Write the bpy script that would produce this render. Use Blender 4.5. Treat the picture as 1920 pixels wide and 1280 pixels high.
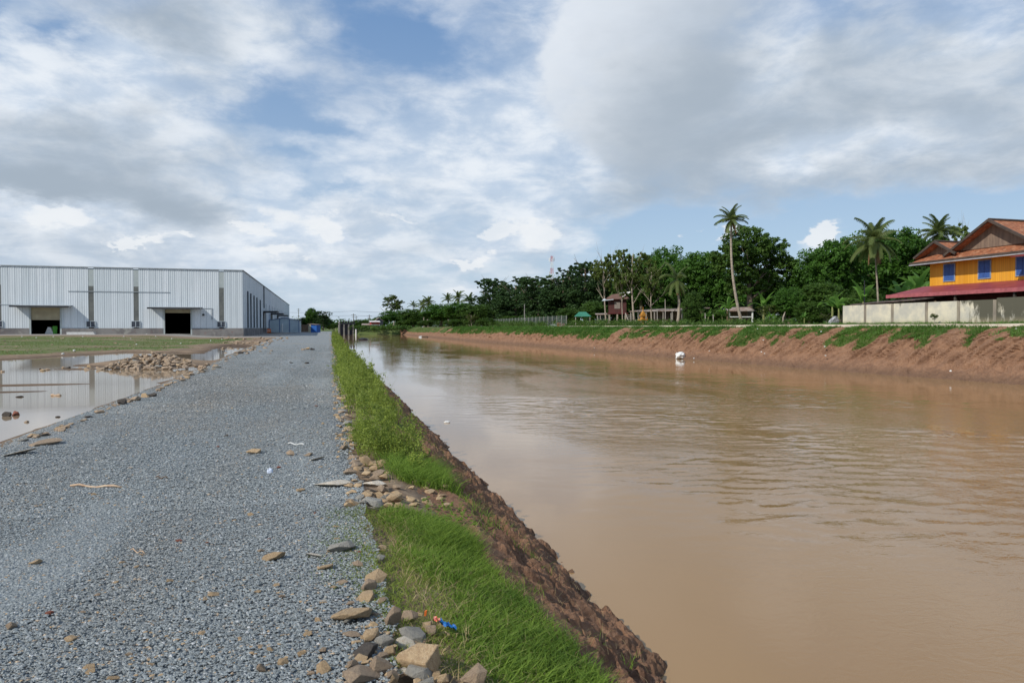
import bpy, bmesh, math, random
import numpy as np
from mathutils import Vector, Matrix, Euler
PI = math.pi
rnd = random.Random(7)
for o in list(bpy.data.objects): bpy.data.objects.remove(o)
scene = bpy.context.scene
COL = scene.collection
# ------------------------------------------------------------------ camera
F = 1300.0                       # focal length in pixels of a 1920 wide picture
TH = math.atan(338/F)            # the canal runs along +Y, the camera looks this far to the right of it
PITCH = math.atan(26/F)
EYE = 1.6
cam = bpy.data.objects.new('camera', bpy.data.cameras.new('camera')); COL.objects.link(cam)
cam.data.sensor_width = 36; cam.data.lens = 36*F/1920
cam.data.clip_start = 0.05; cam.data.clip_end = 9000
cam.location = (0, 0, EYE)
cam.rotation_euler = Euler((PI/2-PITCH, 0, -TH))
scene.camera = cam
ROT = cam.rotation_euler.to_matrix()
# ------------------------------------------------------------------ light and exposure
SUNTRAVEL = Vector((1.50, 0.80, -1.42)).normalized()
SUN_EL = math.asin(-SUNTRAVEL.z)
sl = bpy.data.lights.new('sun', 'SUN'); sl.energy = 3.6; sl.angle = math.radians(0.55); sl.color = (1.0, 0.95, 0.86)
sun = bpy.data.objects.new('sun', sl); COL.objects.link(sun)
sun.rotation_euler = SUNTRAVEL.to_track_quat('-Z', 'Y').to_euler(); sun.location = (-60, -30, 80)
scene.view_settings.view_transform = 'Standard'; scene.view_settings.look = 'None'
scene.view_settings.exposure = 0.12; scene.view_settings.gamma = 1
scene.render.engine = 'CYCLES'
# ------------------------------------------------------------------ sky
world = bpy.data.worlds.new('World'); scene.world = world; world.use_nodes = True
def build_world():
    nt = world.node_tree; N = nt.nodes; L = nt.links; N.clear()
    def m(op, a, b=None, c=None, clamp=False):
        n = N.new('ShaderNodeMath'); n.operation = op; n.use_clamp = clamp
        for i, v in enumerate((a, b, c)):
            if v is None: continue
            if isinstance(v, (int, float)): n.inputs[i].default_value = v
            else: L.new(v, n.inputs[i])
        return n.outputs[0]
    def noise(vec, scale, detail, rough, dist=0.0, lac=2.0):
        n = N.new('ShaderNodeTexNoise'); n.inputs['Scale'].default_value = scale; n.inputs['Detail'].default_value = detail
        n.inputs['Roughness'].default_value = rough; n.inputs['Distortion'].default_value = dist
        n.inputs['Lacunarity'].default_value = lac
        L.new(vec, n.inputs['Vector']); return n
    def ss(x, a, b):
        n = N.new('ShaderNodeMapRange'); n.interpolation_type = 'SMOOTHSTEP'
        L.new(x, n.inputs[0]); n.inputs[1].default_value = a; n.inputs[2].default_value = b; return n.outputs[0]
    def mix(f, a, b):
        n = N.new('ShaderNodeMix'); n.data_type = 'RGBA'
        if isinstance(f, (int, float)): n.inputs[0].default_value = f
        else: L.new(f, n.inputs[0])
        for i, v in ((6, a), (7, b)):
            if isinstance(v, tuple): n.inputs[i].default_value = v+(1,)
            else: L.new(v, n.inputs[i])
        return n.outputs[2]
    sky = N.new('ShaderNodeTexSky'); sky.sky_type = 'NISHITA'; sky.sun_disc = False
    sky.sun_elevation = SUN_EL
    sky.sun_rotation = math.atan2(-SUNTRAVEL.x, -SUNTRAVEL.y)
    sky.altitude = 10; sky.air_density = 1.0; sky.dust_density = 0.6; sky.ozone_density = 2.0
    tc = N.new('ShaderNodeTexCoord'); d = tc.outputs['Generated']
    sep = N.new('ShaderNodeSeparateXYZ'); L.new(d, sep.inputs[0])
    x, y, z = sep.outputs
    az = m('ARCTAN2', x, y); el = m('ARCSINE', z)
    # cloud sheet: look direction carried on to a level plane
    zz = m('ADD', m('MAXIMUM', z, 0.0), 0.24)
    cb = N.new('ShaderNodeCombineXYZ'); L.new(m('DIVIDE', x, zz), cb.inputs[0]); L.new(m('DIVIDE', y, zz), cb.inputs[1])
    p = cb.outputs[0]
    cb2 = N.new('ShaderNodeCombineXYZ'); L.new(az, cb2.inputs[0]); L.new(m('MULTIPLY', el, 2.1), cb2.inputs[1]); q = cb2.outputs[0]
    wob = noise(q, 5.0, 8, 0.6); wob2 = noise(q, 21.0, 5, 0.6)
    sw = N.new('ShaderNodeSeparateColor'); L.new(wob.outputs['Color'], sw.inputs[0])
    sw2 = N.new('ShaderNodeSeparateColor'); L.new(wob2.outputs['Color'], sw2.inputs[0])
    au = m('ADD', m('ADD', az, m('MULTIPLY_ADD', sw.outputs[0], 0.22, -0.11)), m('MULTIPLY_ADD', sw2.outputs[0], 0.04, -0.02))
    ev = m('ADD', m('ADD', el, m('MULTIPLY_ADD', sw.outputs[1], 0.11, -0.055)), m('MULTIPLY_ADD', sw2.outputs[1], 0.03, -0.015))
    def lobe(px, py, rx, ry, rot=0.0, soft=1.0):
        a0 = TH+math.atan((px-960)/F); e0 = math.atan((614-py)/F*math.cos(a0-TH))
        ru = rx/F*math.cos(a0-TH)**2; rv = ry/F*math.cos(a0-TH)
        du = m('SUBTRACT', au, a0); dv = m('SUBTRACT', ev, e0)
        if rot:
            c, s = math.cos(rot), math.sin(rot)
            du, dv = m('ADD', m('MULTIPLY', du, c), m('MULTIPLY', dv, s)), m('SUBTRACT', m('MULTIPLY', dv, c), m('MULTIPLY', du, s))
        dd = m('ADD', m('POWER', m('ABSOLUTE', m('DIVIDE', du, ru)), 2), m('POWER', m('ABSOLUTE', m('DIVIDE', dv, rv)), 2))
        return m('EXPONENT', m('MULTIPLY', dd, -soft))
    def total(items, start):
        t = start
        for k, a in items: t = m('ADD', t, m('MULTIPLY', lobe(*a), k)) if not isinstance(t, float) else m('ADD', m('MULTIPLY', lobe(*a), k), t)
        return t
    # coverage: how much of the blue is hidden
    n1 = noise(p, 1.3, 9, 0.58, 0.3)
    n2 = noise(p, 4.2, 10, 0.60, 0.35)
    n3 = noise(q, 13.0, 9, 0.6, 0.3)
    cov = m('ADD', m('MULTIPLY_ADD', n1.outputs[0], 1.3, -0.30), m('MULTIPLY_ADD', n2.outputs[0], 0.5, -0.25))
    cov = m('ADD', cov, m('MULTIPLY_ADD', n3.outputs[0], 0.5, -0.25))
    cov = total([
        (0.75, (150, 270, 330, 230)), (0.7, (1250, 130, 300, 190)), (0.75, (1650, 230, 380, 150)), (0.5, (420, 60, 150, 90)),
        (0.45, (850, 300, 200, 130)), (0.35, (950, 470, 160, 60)), (0.4, (620, 420, 120, 70)), (0.4, (300, 440, 260, 60)),
        (-0.75, (735, 75, 95, 60)), (-0.6, (580, 222, 150, 24, -0.12)), (-0.45, (500, 165, 70, 30)), (-0.6, (150, 55, 55, 30, 0.3)), (-0.6, (8, 42, 30, 35)),
        (-0.55, (620, 355, 60, 14)), (-0.35, (540, 300, 50, 16)), (-0.9, (1500, 432, 420, 40, 0.09)), (-0.8, (1250, 440, 170, 46)),
        (-0.6, (1880, 375, 160, 45)), (0.35, (250, 470, 320, 60)), (0.3, (700, 500, 200, 60)), (0.6, (1345, 435, 32, 28)), (0.6, (1565, 450, 40, 30)),
        (0.6, (885, 497, 45, 13)), (0.5, (848, 533, 25, 6)), (0.6, (1010, 430, 80, 50))], cov)
    covc = ss(cov, -0.02, 1.0)
    # shade: how thick and grey the cloud is
    n4 = noise(q, 4.0, 6, 0.55, 0.5)
    sh = m('ADD', m('MULTIPLY_ADD', n4.outputs[0], 1.5, -0.55), m('MULTIPLY_ADD', n2.outputs[0], -0.7, 0.35))
    sh = total([
        (0.65, (170, 300, 250, 95, -0.1)), (0.5, (90, 350, 150, 40)), (0.5, (300, 20, 160, 55)), (0.45, (300, 400, 150, 40)),
        (0.65, (1260, 190, 170, 110, 0.5)), (0.35, (1600, 130, 330, 110)), (-0.35, (1450, 110, 90, 40, 0.6)), (-0.35, (1620, 270, 120, 30)), (0.55, (1700, 330, 330, 45, 0.12)), (0.35, (1220, 370, 150, 35)),
        (0.3, (1450, 280, 300, 60)),
        (-0.9, (40, 130, 90, 75)), (-0.5, (240, 130, 90, 60)), (-0.9, (1055, 120, 42, 150, 0.25)), (-0.8, (640, 265, 110, 30)), (-0.5, (930, 200, 170, 120)),
        (-0.5, (985, 235, 30, 90)), (-0.6, (610, 330, 80, 40)), (-0.6, (500, 400, 60, 50)), (-0.6, (100, 410, 110, 30)), (-0.5, (1490, 320, 50, 30)),
        (-0.5, (610, 430, 60, 40)), (-0.6, (1820, 40, 60, 60)), (-0.4, (1400, 60, 100, 40))], sh)
    shc = ss(sh, -0.15, 1.05)
    bright = mix(ss(m('ADD', m('MULTIPLY', n3.outputs[0], .6), m('MULTIPLY', n2.outputs[0], .4)), .40, .60), (5.7, 6.65, 7.9), (8.0, 8.5, 9.1))
    cloud = mix(shc, bright, (3.7, 4.4, 5.2))
    # one big rounded cloud, lit from the left
    a0 = TH+math.atan((1265-960)/F); e0 = math.atan((614-110)/F*math.cos(a0-TH))
    dw = noise(q, 7.0, 7, 0.55); dws = N.new('ShaderNodeSeparateColor'); L.new(dw.outputs['Color'], dws.inputs[0])
    du = m('ADD', m('SUBTRACT', az, a0), m('MULTIPLY_ADD', dws.outputs[0], 0.10, -0.05)); dv = m('ADD', m('SUBTRACT', el, e0), m('MULTIPLY_ADD', dws.outputs[1], 0.08, -0.04))
    dd = m('ADD', m('POWER', m('ABSOLUTE', m('DIVIDE', du, 0.195)), 2), m('POWER', m('ABSOLUTE', m('DIVIDE', dv, 0.155)), 2))
    dm = m('MULTIPLY', ss(dd, 1.15, 0.80), ss(m('ADD', du, m('MULTIPLY', dv, -0.5)), 0.20, 0.02))
    gr = m('ADD', m('ADD', m('MULTIPLY', du, 3.4), m('MULTIPLY', dv, -3.2)), m('MULTIPLY_ADD', n3.outputs[0], 0.5, 0.15))
    cloud = mix(m('MULTIPLY', dm, 0.8), cloud, mix(ss(gr, -0.35, 0.75), (7.9, 8.3, 8.8), (4.0, 4.65, 5.4)))
    covc = m('MAXIMUM', covc, m('MULTIPLY', dm, 0.95))
    # small heaped clouds low in the sky
    pf = total([(1.0, (620, 425, 45, 34)), (0.9, (885, 500, 36, 11)), (0.8, (845, 533, 24, 6)), (0.9, (1005, 440, 60, 34)), (0.9, (905, 440, 34, 24)), (0.9, (1335, 445, 30, 30)), (0.9, (1560, 455, 36, 22)), (0.7, (500, 480, 50, 14)), (0.6, (720, 590, 60, 9)), (0.7, (560, 505, 30, 10)), (0.7, (110, 415, 70, 28)), (0.8, (470, 430, 60, 10, -.2)), (0.8, (240, 462, 60, 9)), (0.6, (740, 400, 60, 8)), (0.7, (510, 400, 60, 22)), (0.7, (330, 455, 40, 10))], m('MULTIPLY_ADD', n3.outputs[0], 0.9, -0.45))
    pm = ss(pf, 0.34, 0.62)
    cloud = mix(m('MULTIPLY', pm, 0.8), cloud, (8.5, 8.75, 9.0)); covc = m('MAXIMUM', covc, m('MULTIPLY', pm, 0.9))
    blue = mix(ss(el, 0.02, 0.5), (4.5, 6.0, 7.7), (1.7, 3.2, 5.9))
    base = mix(0.72, sky.outputs[0], blue)
    full = mix(m('MULTIPLY', covc, 0.97), base, cloud)
    # moisture close to the horizon
    hz = ss(el, 0.10, -0.01)
    full = mix(m('MULTIPLY', hz, 0.65), full, (5.5, 6.5, 7.6))
    bg = N.new('ShaderNodeBackground'); bg.inputs[1].default_value = 0.095
    L.new(full, bg.inputs[0])
    out = N.new('ShaderNodeOutputWorld'); L.new(bg.outputs[0], out.inputs[0])
build_world()
# ------------------------------------------------------------------ from photograph measurements to metres
def ray(px, py): return (ROT @ Vector(((px-960)/F, (640-py)/F, -1))).normalized()
def on_z(px, py, z):
    r = ray(px, py); t = (z-EYE)/r.z; return Vector((r.x*t, r.y*t, z))
def at_d(px, D):                    # ground position at depth D
    l = (px-960)/F; return (D*(l*math.cos(TH)+math.sin(TH)), D*(math.cos(TH)-l*math.sin(TH)))
def d_at_x(px, X): l = (px-960)/F; return X/(l*math.cos(TH)+math.sin(TH))
def zof(py, D): return EYE+(614-py)/F*D
# ------------------------------------------------------------------ numpy noise
_rs = np.random.RandomState(3); _T = _rs.rand(256, 256)
def vn(x, y, s=0):
    x = np.asarray(x, float)+s*17.31; y = np.asarray(y, float)+s*9.77
    xi = np.floor(x).astype(int); yi = np.floor(y).astype(int); fx = x-xi; fy = y-yi
    fx = fx*fx*(3-2*fx); fy = fy*fy*(3-2*fy)
    a = _T[xi & 255, yi & 255]; b = _T[(xi+1) & 255, yi & 255]; c = _T[xi & 255, (yi+1) & 255]; d = _T[(xi+1) & 255, (yi+1) & 255]
    return (a*(1-fx)+b*fx)*(1-fy)+(c*(1-fx)+d*fx)*fy
def fbm(x, y, o=4, s=0):
    r = 0; a = 1; t = 0
    for i in range(o):
        r = r+a*vn(np.asarray(x)*2**i, np.asarray(y)*2**i, s+i); t += a; a *= .5
    return r/t
def sstep(a, b, x): t = np.clip((np.asarray(x, float)-a)/(b-a), 0, 1); return t*t*(3-2*t)
# ------------------------------------------------------------------ object helpers
def tag(o, label=None, cat=None, group=None, kind=None):
    if label: o['label'] = label
    if cat: o['category'] = cat
    if group: o['group'] = group
    if kind: o['kind'] = kind
    return o
def empty(name, loc, rz=0, label=None, cat=None, group=None):
    o = bpy.data.objects.new(name, None); COL.objects.link(o); o.location = loc; o.rotation_euler = (0, 0, rz); o.empty_display_size = .2
    return tag(o, label, cat, group)
def link(name, me, parent=None, loc=(0, 0, 0), rot=(0, 0, 0), scale=(1, 1, 1)):
    o = bpy.data.objects.new(name, me); COL.objects.link(o); o.parent = parent; o.location = loc; o.rotation_euler = rot; o.scale = scale
    return o
def npmesh(name, V, Fc, m, col=None, smooth=False, uv=None):
    me = bpy.data.meshes.new(name); V = np.asarray(V, np.float32); Fc = np.asarray(Fc, np.int32); k = Fc.shape[1]
    me.vertices.add(len(V)); me.vertices.foreach_set('co', V.ravel())
    me.loops.add(Fc.size); me.loops.foreach_set('vertex_index', Fc.ravel())
    me.polygons.add(len(Fc)); me.polygons.foreach_set('loop_start', np.arange(0, Fc.size, k, dtype=np.int32))
    me.polygons.foreach_set('loop_total', np.full(len(Fc), k, np.int32))
    me.polygons.foreach_set('use_smooth', np.full(len(Fc), smooth, bool))
    me.update(calc_edges=True)
    if col is not None:
        a = me.color_attributes.new('tint', 'FLOAT_COLOR', 'POINT')
        c = np.ones((len(V), 4), np.float32); c[:, :3] = np.asarray(col, np.float32).reshape(len(V), -1)
        a.data.foreach_set('color', c.ravel())
    me.materials.append(m); return me
class MB:
    def __init__(s): s.v = []; s.f = []
    def add(s, vs, fs):
        b = len(s.v); s.v += [tuple(v) for v in vs]; s.f += [tuple(i+b for i in f) for f in fs]; return s
    def box(s, x0, x1, y0, y1, z0, z1, M=None):
        vs = [Vector((x, y, z)) for z in (z0, z1) for y in (y0, y1) for x in (x0, x1)]
        if M: vs = [M @ v for v in vs]
        return s.add(vs, [(0, 2, 3, 1), (4, 5, 7, 6), (0, 1, 5, 4), (2, 6, 7, 3), (0, 4, 6, 2), (1, 3, 7, 5)])
    def tube(s, pts, rad, n=8, cap=True):
        pts = [Vector(p) for p in pts]; b = len(s.v)
        for i, p in enumerate(pts):
            d = (pts[min(i+1, len(pts)-1)]-pts[max(i-1, 0)]).normalized()
            u = d.orthogonal().normalized() if i == 0 else (u-d*u.dot(d)).normalized()
            w = d.cross(u); r = rad[i] if isinstance(rad, (list, tuple)) else rad
            for k in range(n):
                a = 2*PI*k/n; s.v.append(tuple(p+(u*math.cos(a)+w*math.sin(a))*r))
        for i in range(len(pts)-1):
            for k in range(n):
                s.f.append((b+i*n+k, b+i*n+(k+1) % n, b+(i+1)*n+(k+1) % n, b+(i+1)*n+k))
        if cap: s.f.append(tuple(b+k for k in reversed(range(n)))); s.f.append(tuple(b+(len(pts)-1)*n+k for k in range(n)))
        return s
    def prism(s, poly, a, thick):           # poly: 3d points, extruded by vector thick
        t = Vector(thick); n = len(poly); vs = [Vector(p) for p in poly]+[Vector(p)+t for p in poly]
        return s.add(vs, [tuple(range(n))[::-1], tuple(range(n, 2*n))]+[(i, (i+1) % n, n+(i+1) % n, n+i) for i in range(n)])
    def slab(s, p0, p1, p2, p3, t):         # quad with thickness t below
        ps = [Vector(p) for p in (p0, p1, p2, p3)]; nn = (ps[1]-ps[0]).cross(ps[3]-ps[0]).normalized()
        return s.prism(ps, None, -nn*t)
    def mesh(s, name, m, smooth=False):
        me = bpy.data.meshes.new(name); me.from_pydata(s.v, [], s.f); me.update()
        bm = bmesh.new(); bm.from_mesh(me); bmesh.ops.recalc_face_normals(bm, faces=bm.faces); bm.to_mesh(me); bm.free()
        if smooth: me.polygons.foreach_set('use_smooth', [True]*len(me.polygons))
        me.materials.append(m); return me
    def build(s, name, m, parent=None, smooth=False, **k): return link(name, s.mesh(name, m, smooth), parent, **k)
def copy_tree(o, parent=None):
    c = o.copy(); COL.objects.link(c); c.parent = parent
    for ch in o.children: copy_tree(ch, c)
    return c
# ------------------------------------------------------------------ materials
class G:
    def __init__(s, name, rough=0.8, spec=0.3):
        s.m = bpy.data.materials.new(name); s.m.use_nodes = True; s.nt = s.m.node_tree; s.N = s.nt.nodes; s.L = s.nt.links
        s.b = s.N['Principled BSDF']; s.b.inputs['Roughness'].default_value = rough; s.b.inputs['Specular IOR Level'].default_value = spec
        s.tc = s.N.new('ShaderNodeTexCoord')
    def co(s, kind='Object', sc=(1, 1, 1)):
        n = s.N.new('ShaderNodeMapping'); s.L.new(s.tc.outputs[kind], n.inputs[0]); n.inputs['Scale'].default_value = sc; return n.outputs[0]
    def world(s, sc=(1, 1, 1)):
        g = s.N.new('ShaderNodeNewGeometry'); n = s.N.new('ShaderNodeMapping'); s.L.new(g.outputs['Position'], n.inputs[0]); n.inputs['Scale'].default_value = sc; return n.outputs[0]
    def noise(s, v, scale, detail=5, rough=.55, dist=0):
        n = s.N.new('ShaderNodeTexNoise'); s.L.new(v, n.inputs['Vector']); n.inputs['Scale'].default_value = scale
        n.inputs['Detail'].default_value = detail; n.inputs['Roughness'].default_value = rough; n.inputs['Distortion'].default_value = dist; return n.outputs[0]
    def vor(s, v, scale, feat='F1', out='Distance', rand=1):
        n = s.N.new('ShaderNodeTexVoronoi'); s.L.new(v, n.inputs['Vector']); n.feature = feat; n.inputs['Scale'].default_value = scale; n.inputs['Randomness'].default_value = rand
        return n.outputs[out]
    def ss(s, x, a, b, c=0, d=1, lin=False):
        n = s.N.new('ShaderNodeMapRange'); n.interpolation_type = 'LINEAR' if lin else 'SMOOTHSTEP'; s.L.new(x, n.inputs[0])
        n.inputs[1].default_value = a; n.inputs[2].default_value = b; n.inputs[3].default_value = c; n.inputs[4].default_value = d; return n.outputs[0]
    def mix(s, f, a, b, mode='MIX'):
        n = s.N.new('ShaderNodeMix'); n.data_type = 'RGBA'; n.blend_type = mode
        if isinstance(f, (int, float)): n.inputs[0].default_value = f
        else: s.L.new(f, n.inputs[0])
        for i, v in ((6, a), (7, b)):
            if isinstance(v, tuple): n.inputs[i].default_value = tuple(v)+(1,)
            else: s.L.new(v, n.inputs[i])
        return n.outputs[2]
    def math(s, op, a, b=0.0, clamp=False):
        n = s.N.new('ShaderNodeMath'); n.operation = op; n.use_clamp = clamp
        for i, v in enumerate((a, b)):
            if isinstance(v, (int, float)): n.inputs[i].default_value = v
            else: s.L.new(v, n.inputs[i])
        return n.outputs[0]
    def attr(s, name='tint'):
        n = s.N.new('ShaderNodeAttribute'); n.attribute_name = name; return n
    def col(s, c):
        if isinstance(c, tuple): s.b.inputs['Base Color'].default_value = c+(1,)
        else: s.L.new(c, s.b.inputs['Base Color'])
        return s
    def bump(s, h, strength=.5, dist=.02):
        n = s.N.new('ShaderNodeBump'); n.inputs['Strength'].default_value = strength; n.inputs['Distance'].default_value = dist
        s.L.new(h, n.inputs['Height'])
        if s.b.inputs['Normal'].is_linked: s.L.new(s.b.inputs['Normal'].links[0].from_socket, n.inputs['Normal'])
        s.L.new(n.outputs[0], s.b.inputs['Normal']); return s
def simple(name, c1, c2=None, scale=3, rough=.8, bump=.3, dist=.02, spec=.3, metal=0, sc=(1, 1, 1), hi=None):
    g = G(name, rough, spec); v = g.co(sc=sc); n = g.noise(v, scale, 6, .6)
    c2 = c2 or tuple(x*.7 for x in c1)
    c = g.mix(g.ss(n, .3, .7), c1, c2)
    if hi: c = g.mix(g.ss(g.noise(v, scale*4, 4), .55, .75), c, hi)
    g.col(c); g.b.inputs['Metallic'].default_value = metal
    if bump: g.bump(g.noise(v, scale*6, 4), bump, dist)
    return g.m
def leafmat(name, ca, cb, trans=.35):
    g = G(name, .55, .25); a = g.attr().outputs['Fac']; n = g.noise(g.world(), .35, 3)
    c = g.mix(a, ca, cb); c = g.mix(g.ss(n, .35, .7, 0, .45), c, tuple(x*1.5 for x in cb))
    g.col(c); t = g.N.new('ShaderNodeBsdfTranslucent'); g.L.new(g.mix(.5, c, tuple(x*1.6 for x in cb)), t.inputs[0])
    mx = g.N.new('ShaderNodeMixShader'); mx.inputs[0].default_value = trans; g.L.new(g.b.outputs[0], mx.inputs[1]); g.L.new(t.outputs[0], mx.inputs[2])
    g.L.new(mx.outputs[0], g.N['Material Output'].inputs[0]); return g.m
def rockmat(name, c1, c2, c3):
    g = G(name, .8, .3); oi = g.N.new('ShaderNodeObjectInfo'); v = g.co()
    n = g.noise(v, 7, 6, .6); n2 = g.noise(v, 30, 5, .65)
    c = g.mix(g.ss(n, .35, .65), c1, c2); c = g.mix(g.ss(n2, .5, .7, 0, .8), c, c3)
    c = g.mix(g.math('MULTIPLY', oi.outputs['Random'], .45), c, tuple(x*.5 for x in c1)); g.col(c)
    g.bump(g.noise(v, 14, 8, .7), .8, .02); return g.m
M = {}
M['concrete'] = simple('concrete', (.30, .295, .27), (.17, .165, .15), .8, .9, .4, hi=(.10, .095, .085))
M['black'] = simple('black_paint', (.025, .025, .03), rough=.5)
M['dark_steel'] = simple('dark_steel', (.05, .055, .07), rough=.5, metal=.3)
M['shutter'] = simple('beige_shutter', (.42, .37, .24), (.34, .29, .19), 1, .6)
M['slab'] = simple('pale_floor', (.3, .29, .27))
M['blue_trim'] = simple('blue_trim', (.05, .10, .28), (.04, .08, .2), 2, .5)
M['cabin'] = simple('cabin_panel', (.42, .50, .54), (.34, .42, .46), .6, .5, .1)
M['blue_sheet'] = simple('blue_sheet', (.02, .12, .42), (.02, .09, .3), 1, .5, .2)
M['cream'] = simple('cream_board', (.55, .5, .36), rough=.7)
M['wood'] = simple('weathered_wood', (.20, .13, .08), (.10, .07, .05), 4, .85, .5, sc=(1, 1, .15))
M['greywood'] = simple('grey_wood', (.42, .38, .34), (.22, .19, .16), 5, .85, .5, sc=(1, 1, .12))
M['white'] = simple('white_plastic', (.78, .78, .76), (.6, .6, .58), 6, .5, .3)
M['orange'] = simple('orange_plastic', (.75, .17, .03), rough=.5)
M['red'] = simple('red_paint', (.5, .03, .03), rough=.6)
M['green_roof'] = simple('green_sheet', (.03, .16, .10), (.05, .2, .14), 2, .5, .2)
M['gold'] = simple('gold_paint', (.60, .30, .05), (.4, .17, .03), 8, .5, .4)
M['tin'] = simple('rusty_tin', (.40, .36, .33), (.20, .11, .07), 1.5, .6, .4)
M['maroon'] = simple('maroon_board', (.13, .02, .022), (.08, .015, .018), 2, .7, .2)
M['trunk'] = simple('bark', (.20, .155, .11), (.10, .075, .055), 3, .9, .8, .04)
M['paletrunk'] = simple('pale_bark', (.40, .34, .27), (.22, .18, .14), 3, .9, .8, .03, sc=(1, 1, 2))
M['frond_dead'] = simple('dead_frond', (.28, .17, .08), (.18, .1, .05), 4, .9)
M['leaf_mid'] = leafmat('leaf_mid', (.023, .060, .011), (.080, .145, .024))
M['leaf_dark'] = leafmat('leaf_dark', (.017, .044, .015), (.052, .098, .028))
M['leaf_olive'] = leafmat('leaf_olive', (.038, .070, .014), (.115, .155, .032))
M['leaf_rich'] = leafmat('leaf_rich', (.020, .064, .009), (.070, .155, .020))
M['frond'] = leafmat('frond', (.035, .065, .018), (.12, .15, .04))
M['banana'] = leafmat('banana_leaf', (.05, .13, .02), (.15, .28, .05), .45)
M['grass'] = leafmat('grass_blade', (.040, .095, .012), (.205, .30, .045), .45)
M['farGrass'] = leafmat('bank_grass', (.035, .095, .012), (.10, .20, .03), .35)
M['fieldgrass'] = leafmat('field_grass', (.07, .10, .025), (.19, .22, .07), .4)
M['weed'] = leafmat('weed_leaf', (.045, .085, .016), (.26, .32, .055), .4)
M['dry'] = leafmat('dry_straw', (.25, .18, .08), (.5, .4, .22), .3)
ROCK = [rockmat('tan_stone', (.50, .36, .21), (.36, .24, .135), (.60, .48, .33)),
        rockmat('brown_stone', (.40, .30, .205), (.27, .20, .145), (.52, .37, .23)),
        rockmat('pale_stone', (.72, .66, .56), (.58, .46, .31), (.80, .76, .70)),
        rockmat('grey_stone', (.36, .34, .29), (.25, .235, .215), (.46, .41, .33)),
        rockmat('dark_stone', (.10, .085, .07), (.06, .05, .045), (.2, .16, .12)),
        rockmat('red_stone', (.32, .11, .07), (.22, .08, .05), (.38, .17, .11))]
# ================================================================== THE LAND
XFK = ([-30, 10, 28, 40, 61, 110, 140, 300, 4000], [36.5, 36, 34.9, 33.7, 32.5, 32.0, 29.6, 29, 29])
def xfar(y): return np.interp(y, *XFK)
def xnear(y): return np.interp(y, [0, 30, 60, 100, 300], [2.75, 2.75, 2.45, 2.1, 2.0])
def xleft(y): return np.interp(y, [0, 11, 22, 27, 38, 60, 80, 150, 300], [-4.2, -4.4, -4.65, -4.8, -5.5, -6.6, -7.4, -10, -14])
def xcrest(y): return 1.25+.18*(fbm(np.asarray(y)*.9, 0*np.asarray(y), 3, 5)-.5)*2
pud_img = [(-250, 845), (0, 838), (60, 812), (130, 790), (180, 778), (240, 752), (290, 737), (330, 716), (350, 705), (390, 690), (420, 675), (445, 664), (470, 655), (490, 648), (430, 646), (412, 650), (395, 657), (385, 663), (330, 662), (240, 661), (190, 664), (120, 668), (60, 672), (0, 676), (-200, 682), (-500, 700)]
PWZ = -0.13
PUD = np.array([on_z(a, b, PWZ)[:2] for a, b in pud_img])
def poly_sd(x, y, P):                # signed distance, negative inside
    x = np.asarray(x, float); y = np.asarray(y, float); d = np.full(x.shape, 1e9); ins = np.zeros(x.shape, bool); n = len(P)
    for i in range(n):
        a = P[i]; b = P[(i+1) % n]; e = b-a; wx = x-a[0]; wy = y-a[1]
        t = np.clip((wx*e[0]+wy*e[1])/(e@e), 0, 1); d = np.minimum(d, np.hypot(wx-e[0]*t, wy-e[1]*t))
        c = ((a[1] > y) != (b[1] > y)) & (x < (b[0]-a[0])*(y-a[1])/(b[1]-a[1]+1e-12)+a[0]); ins ^= c
    return np.where(ins, -d, d)
PILE = at_d(285, 29)
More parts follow.
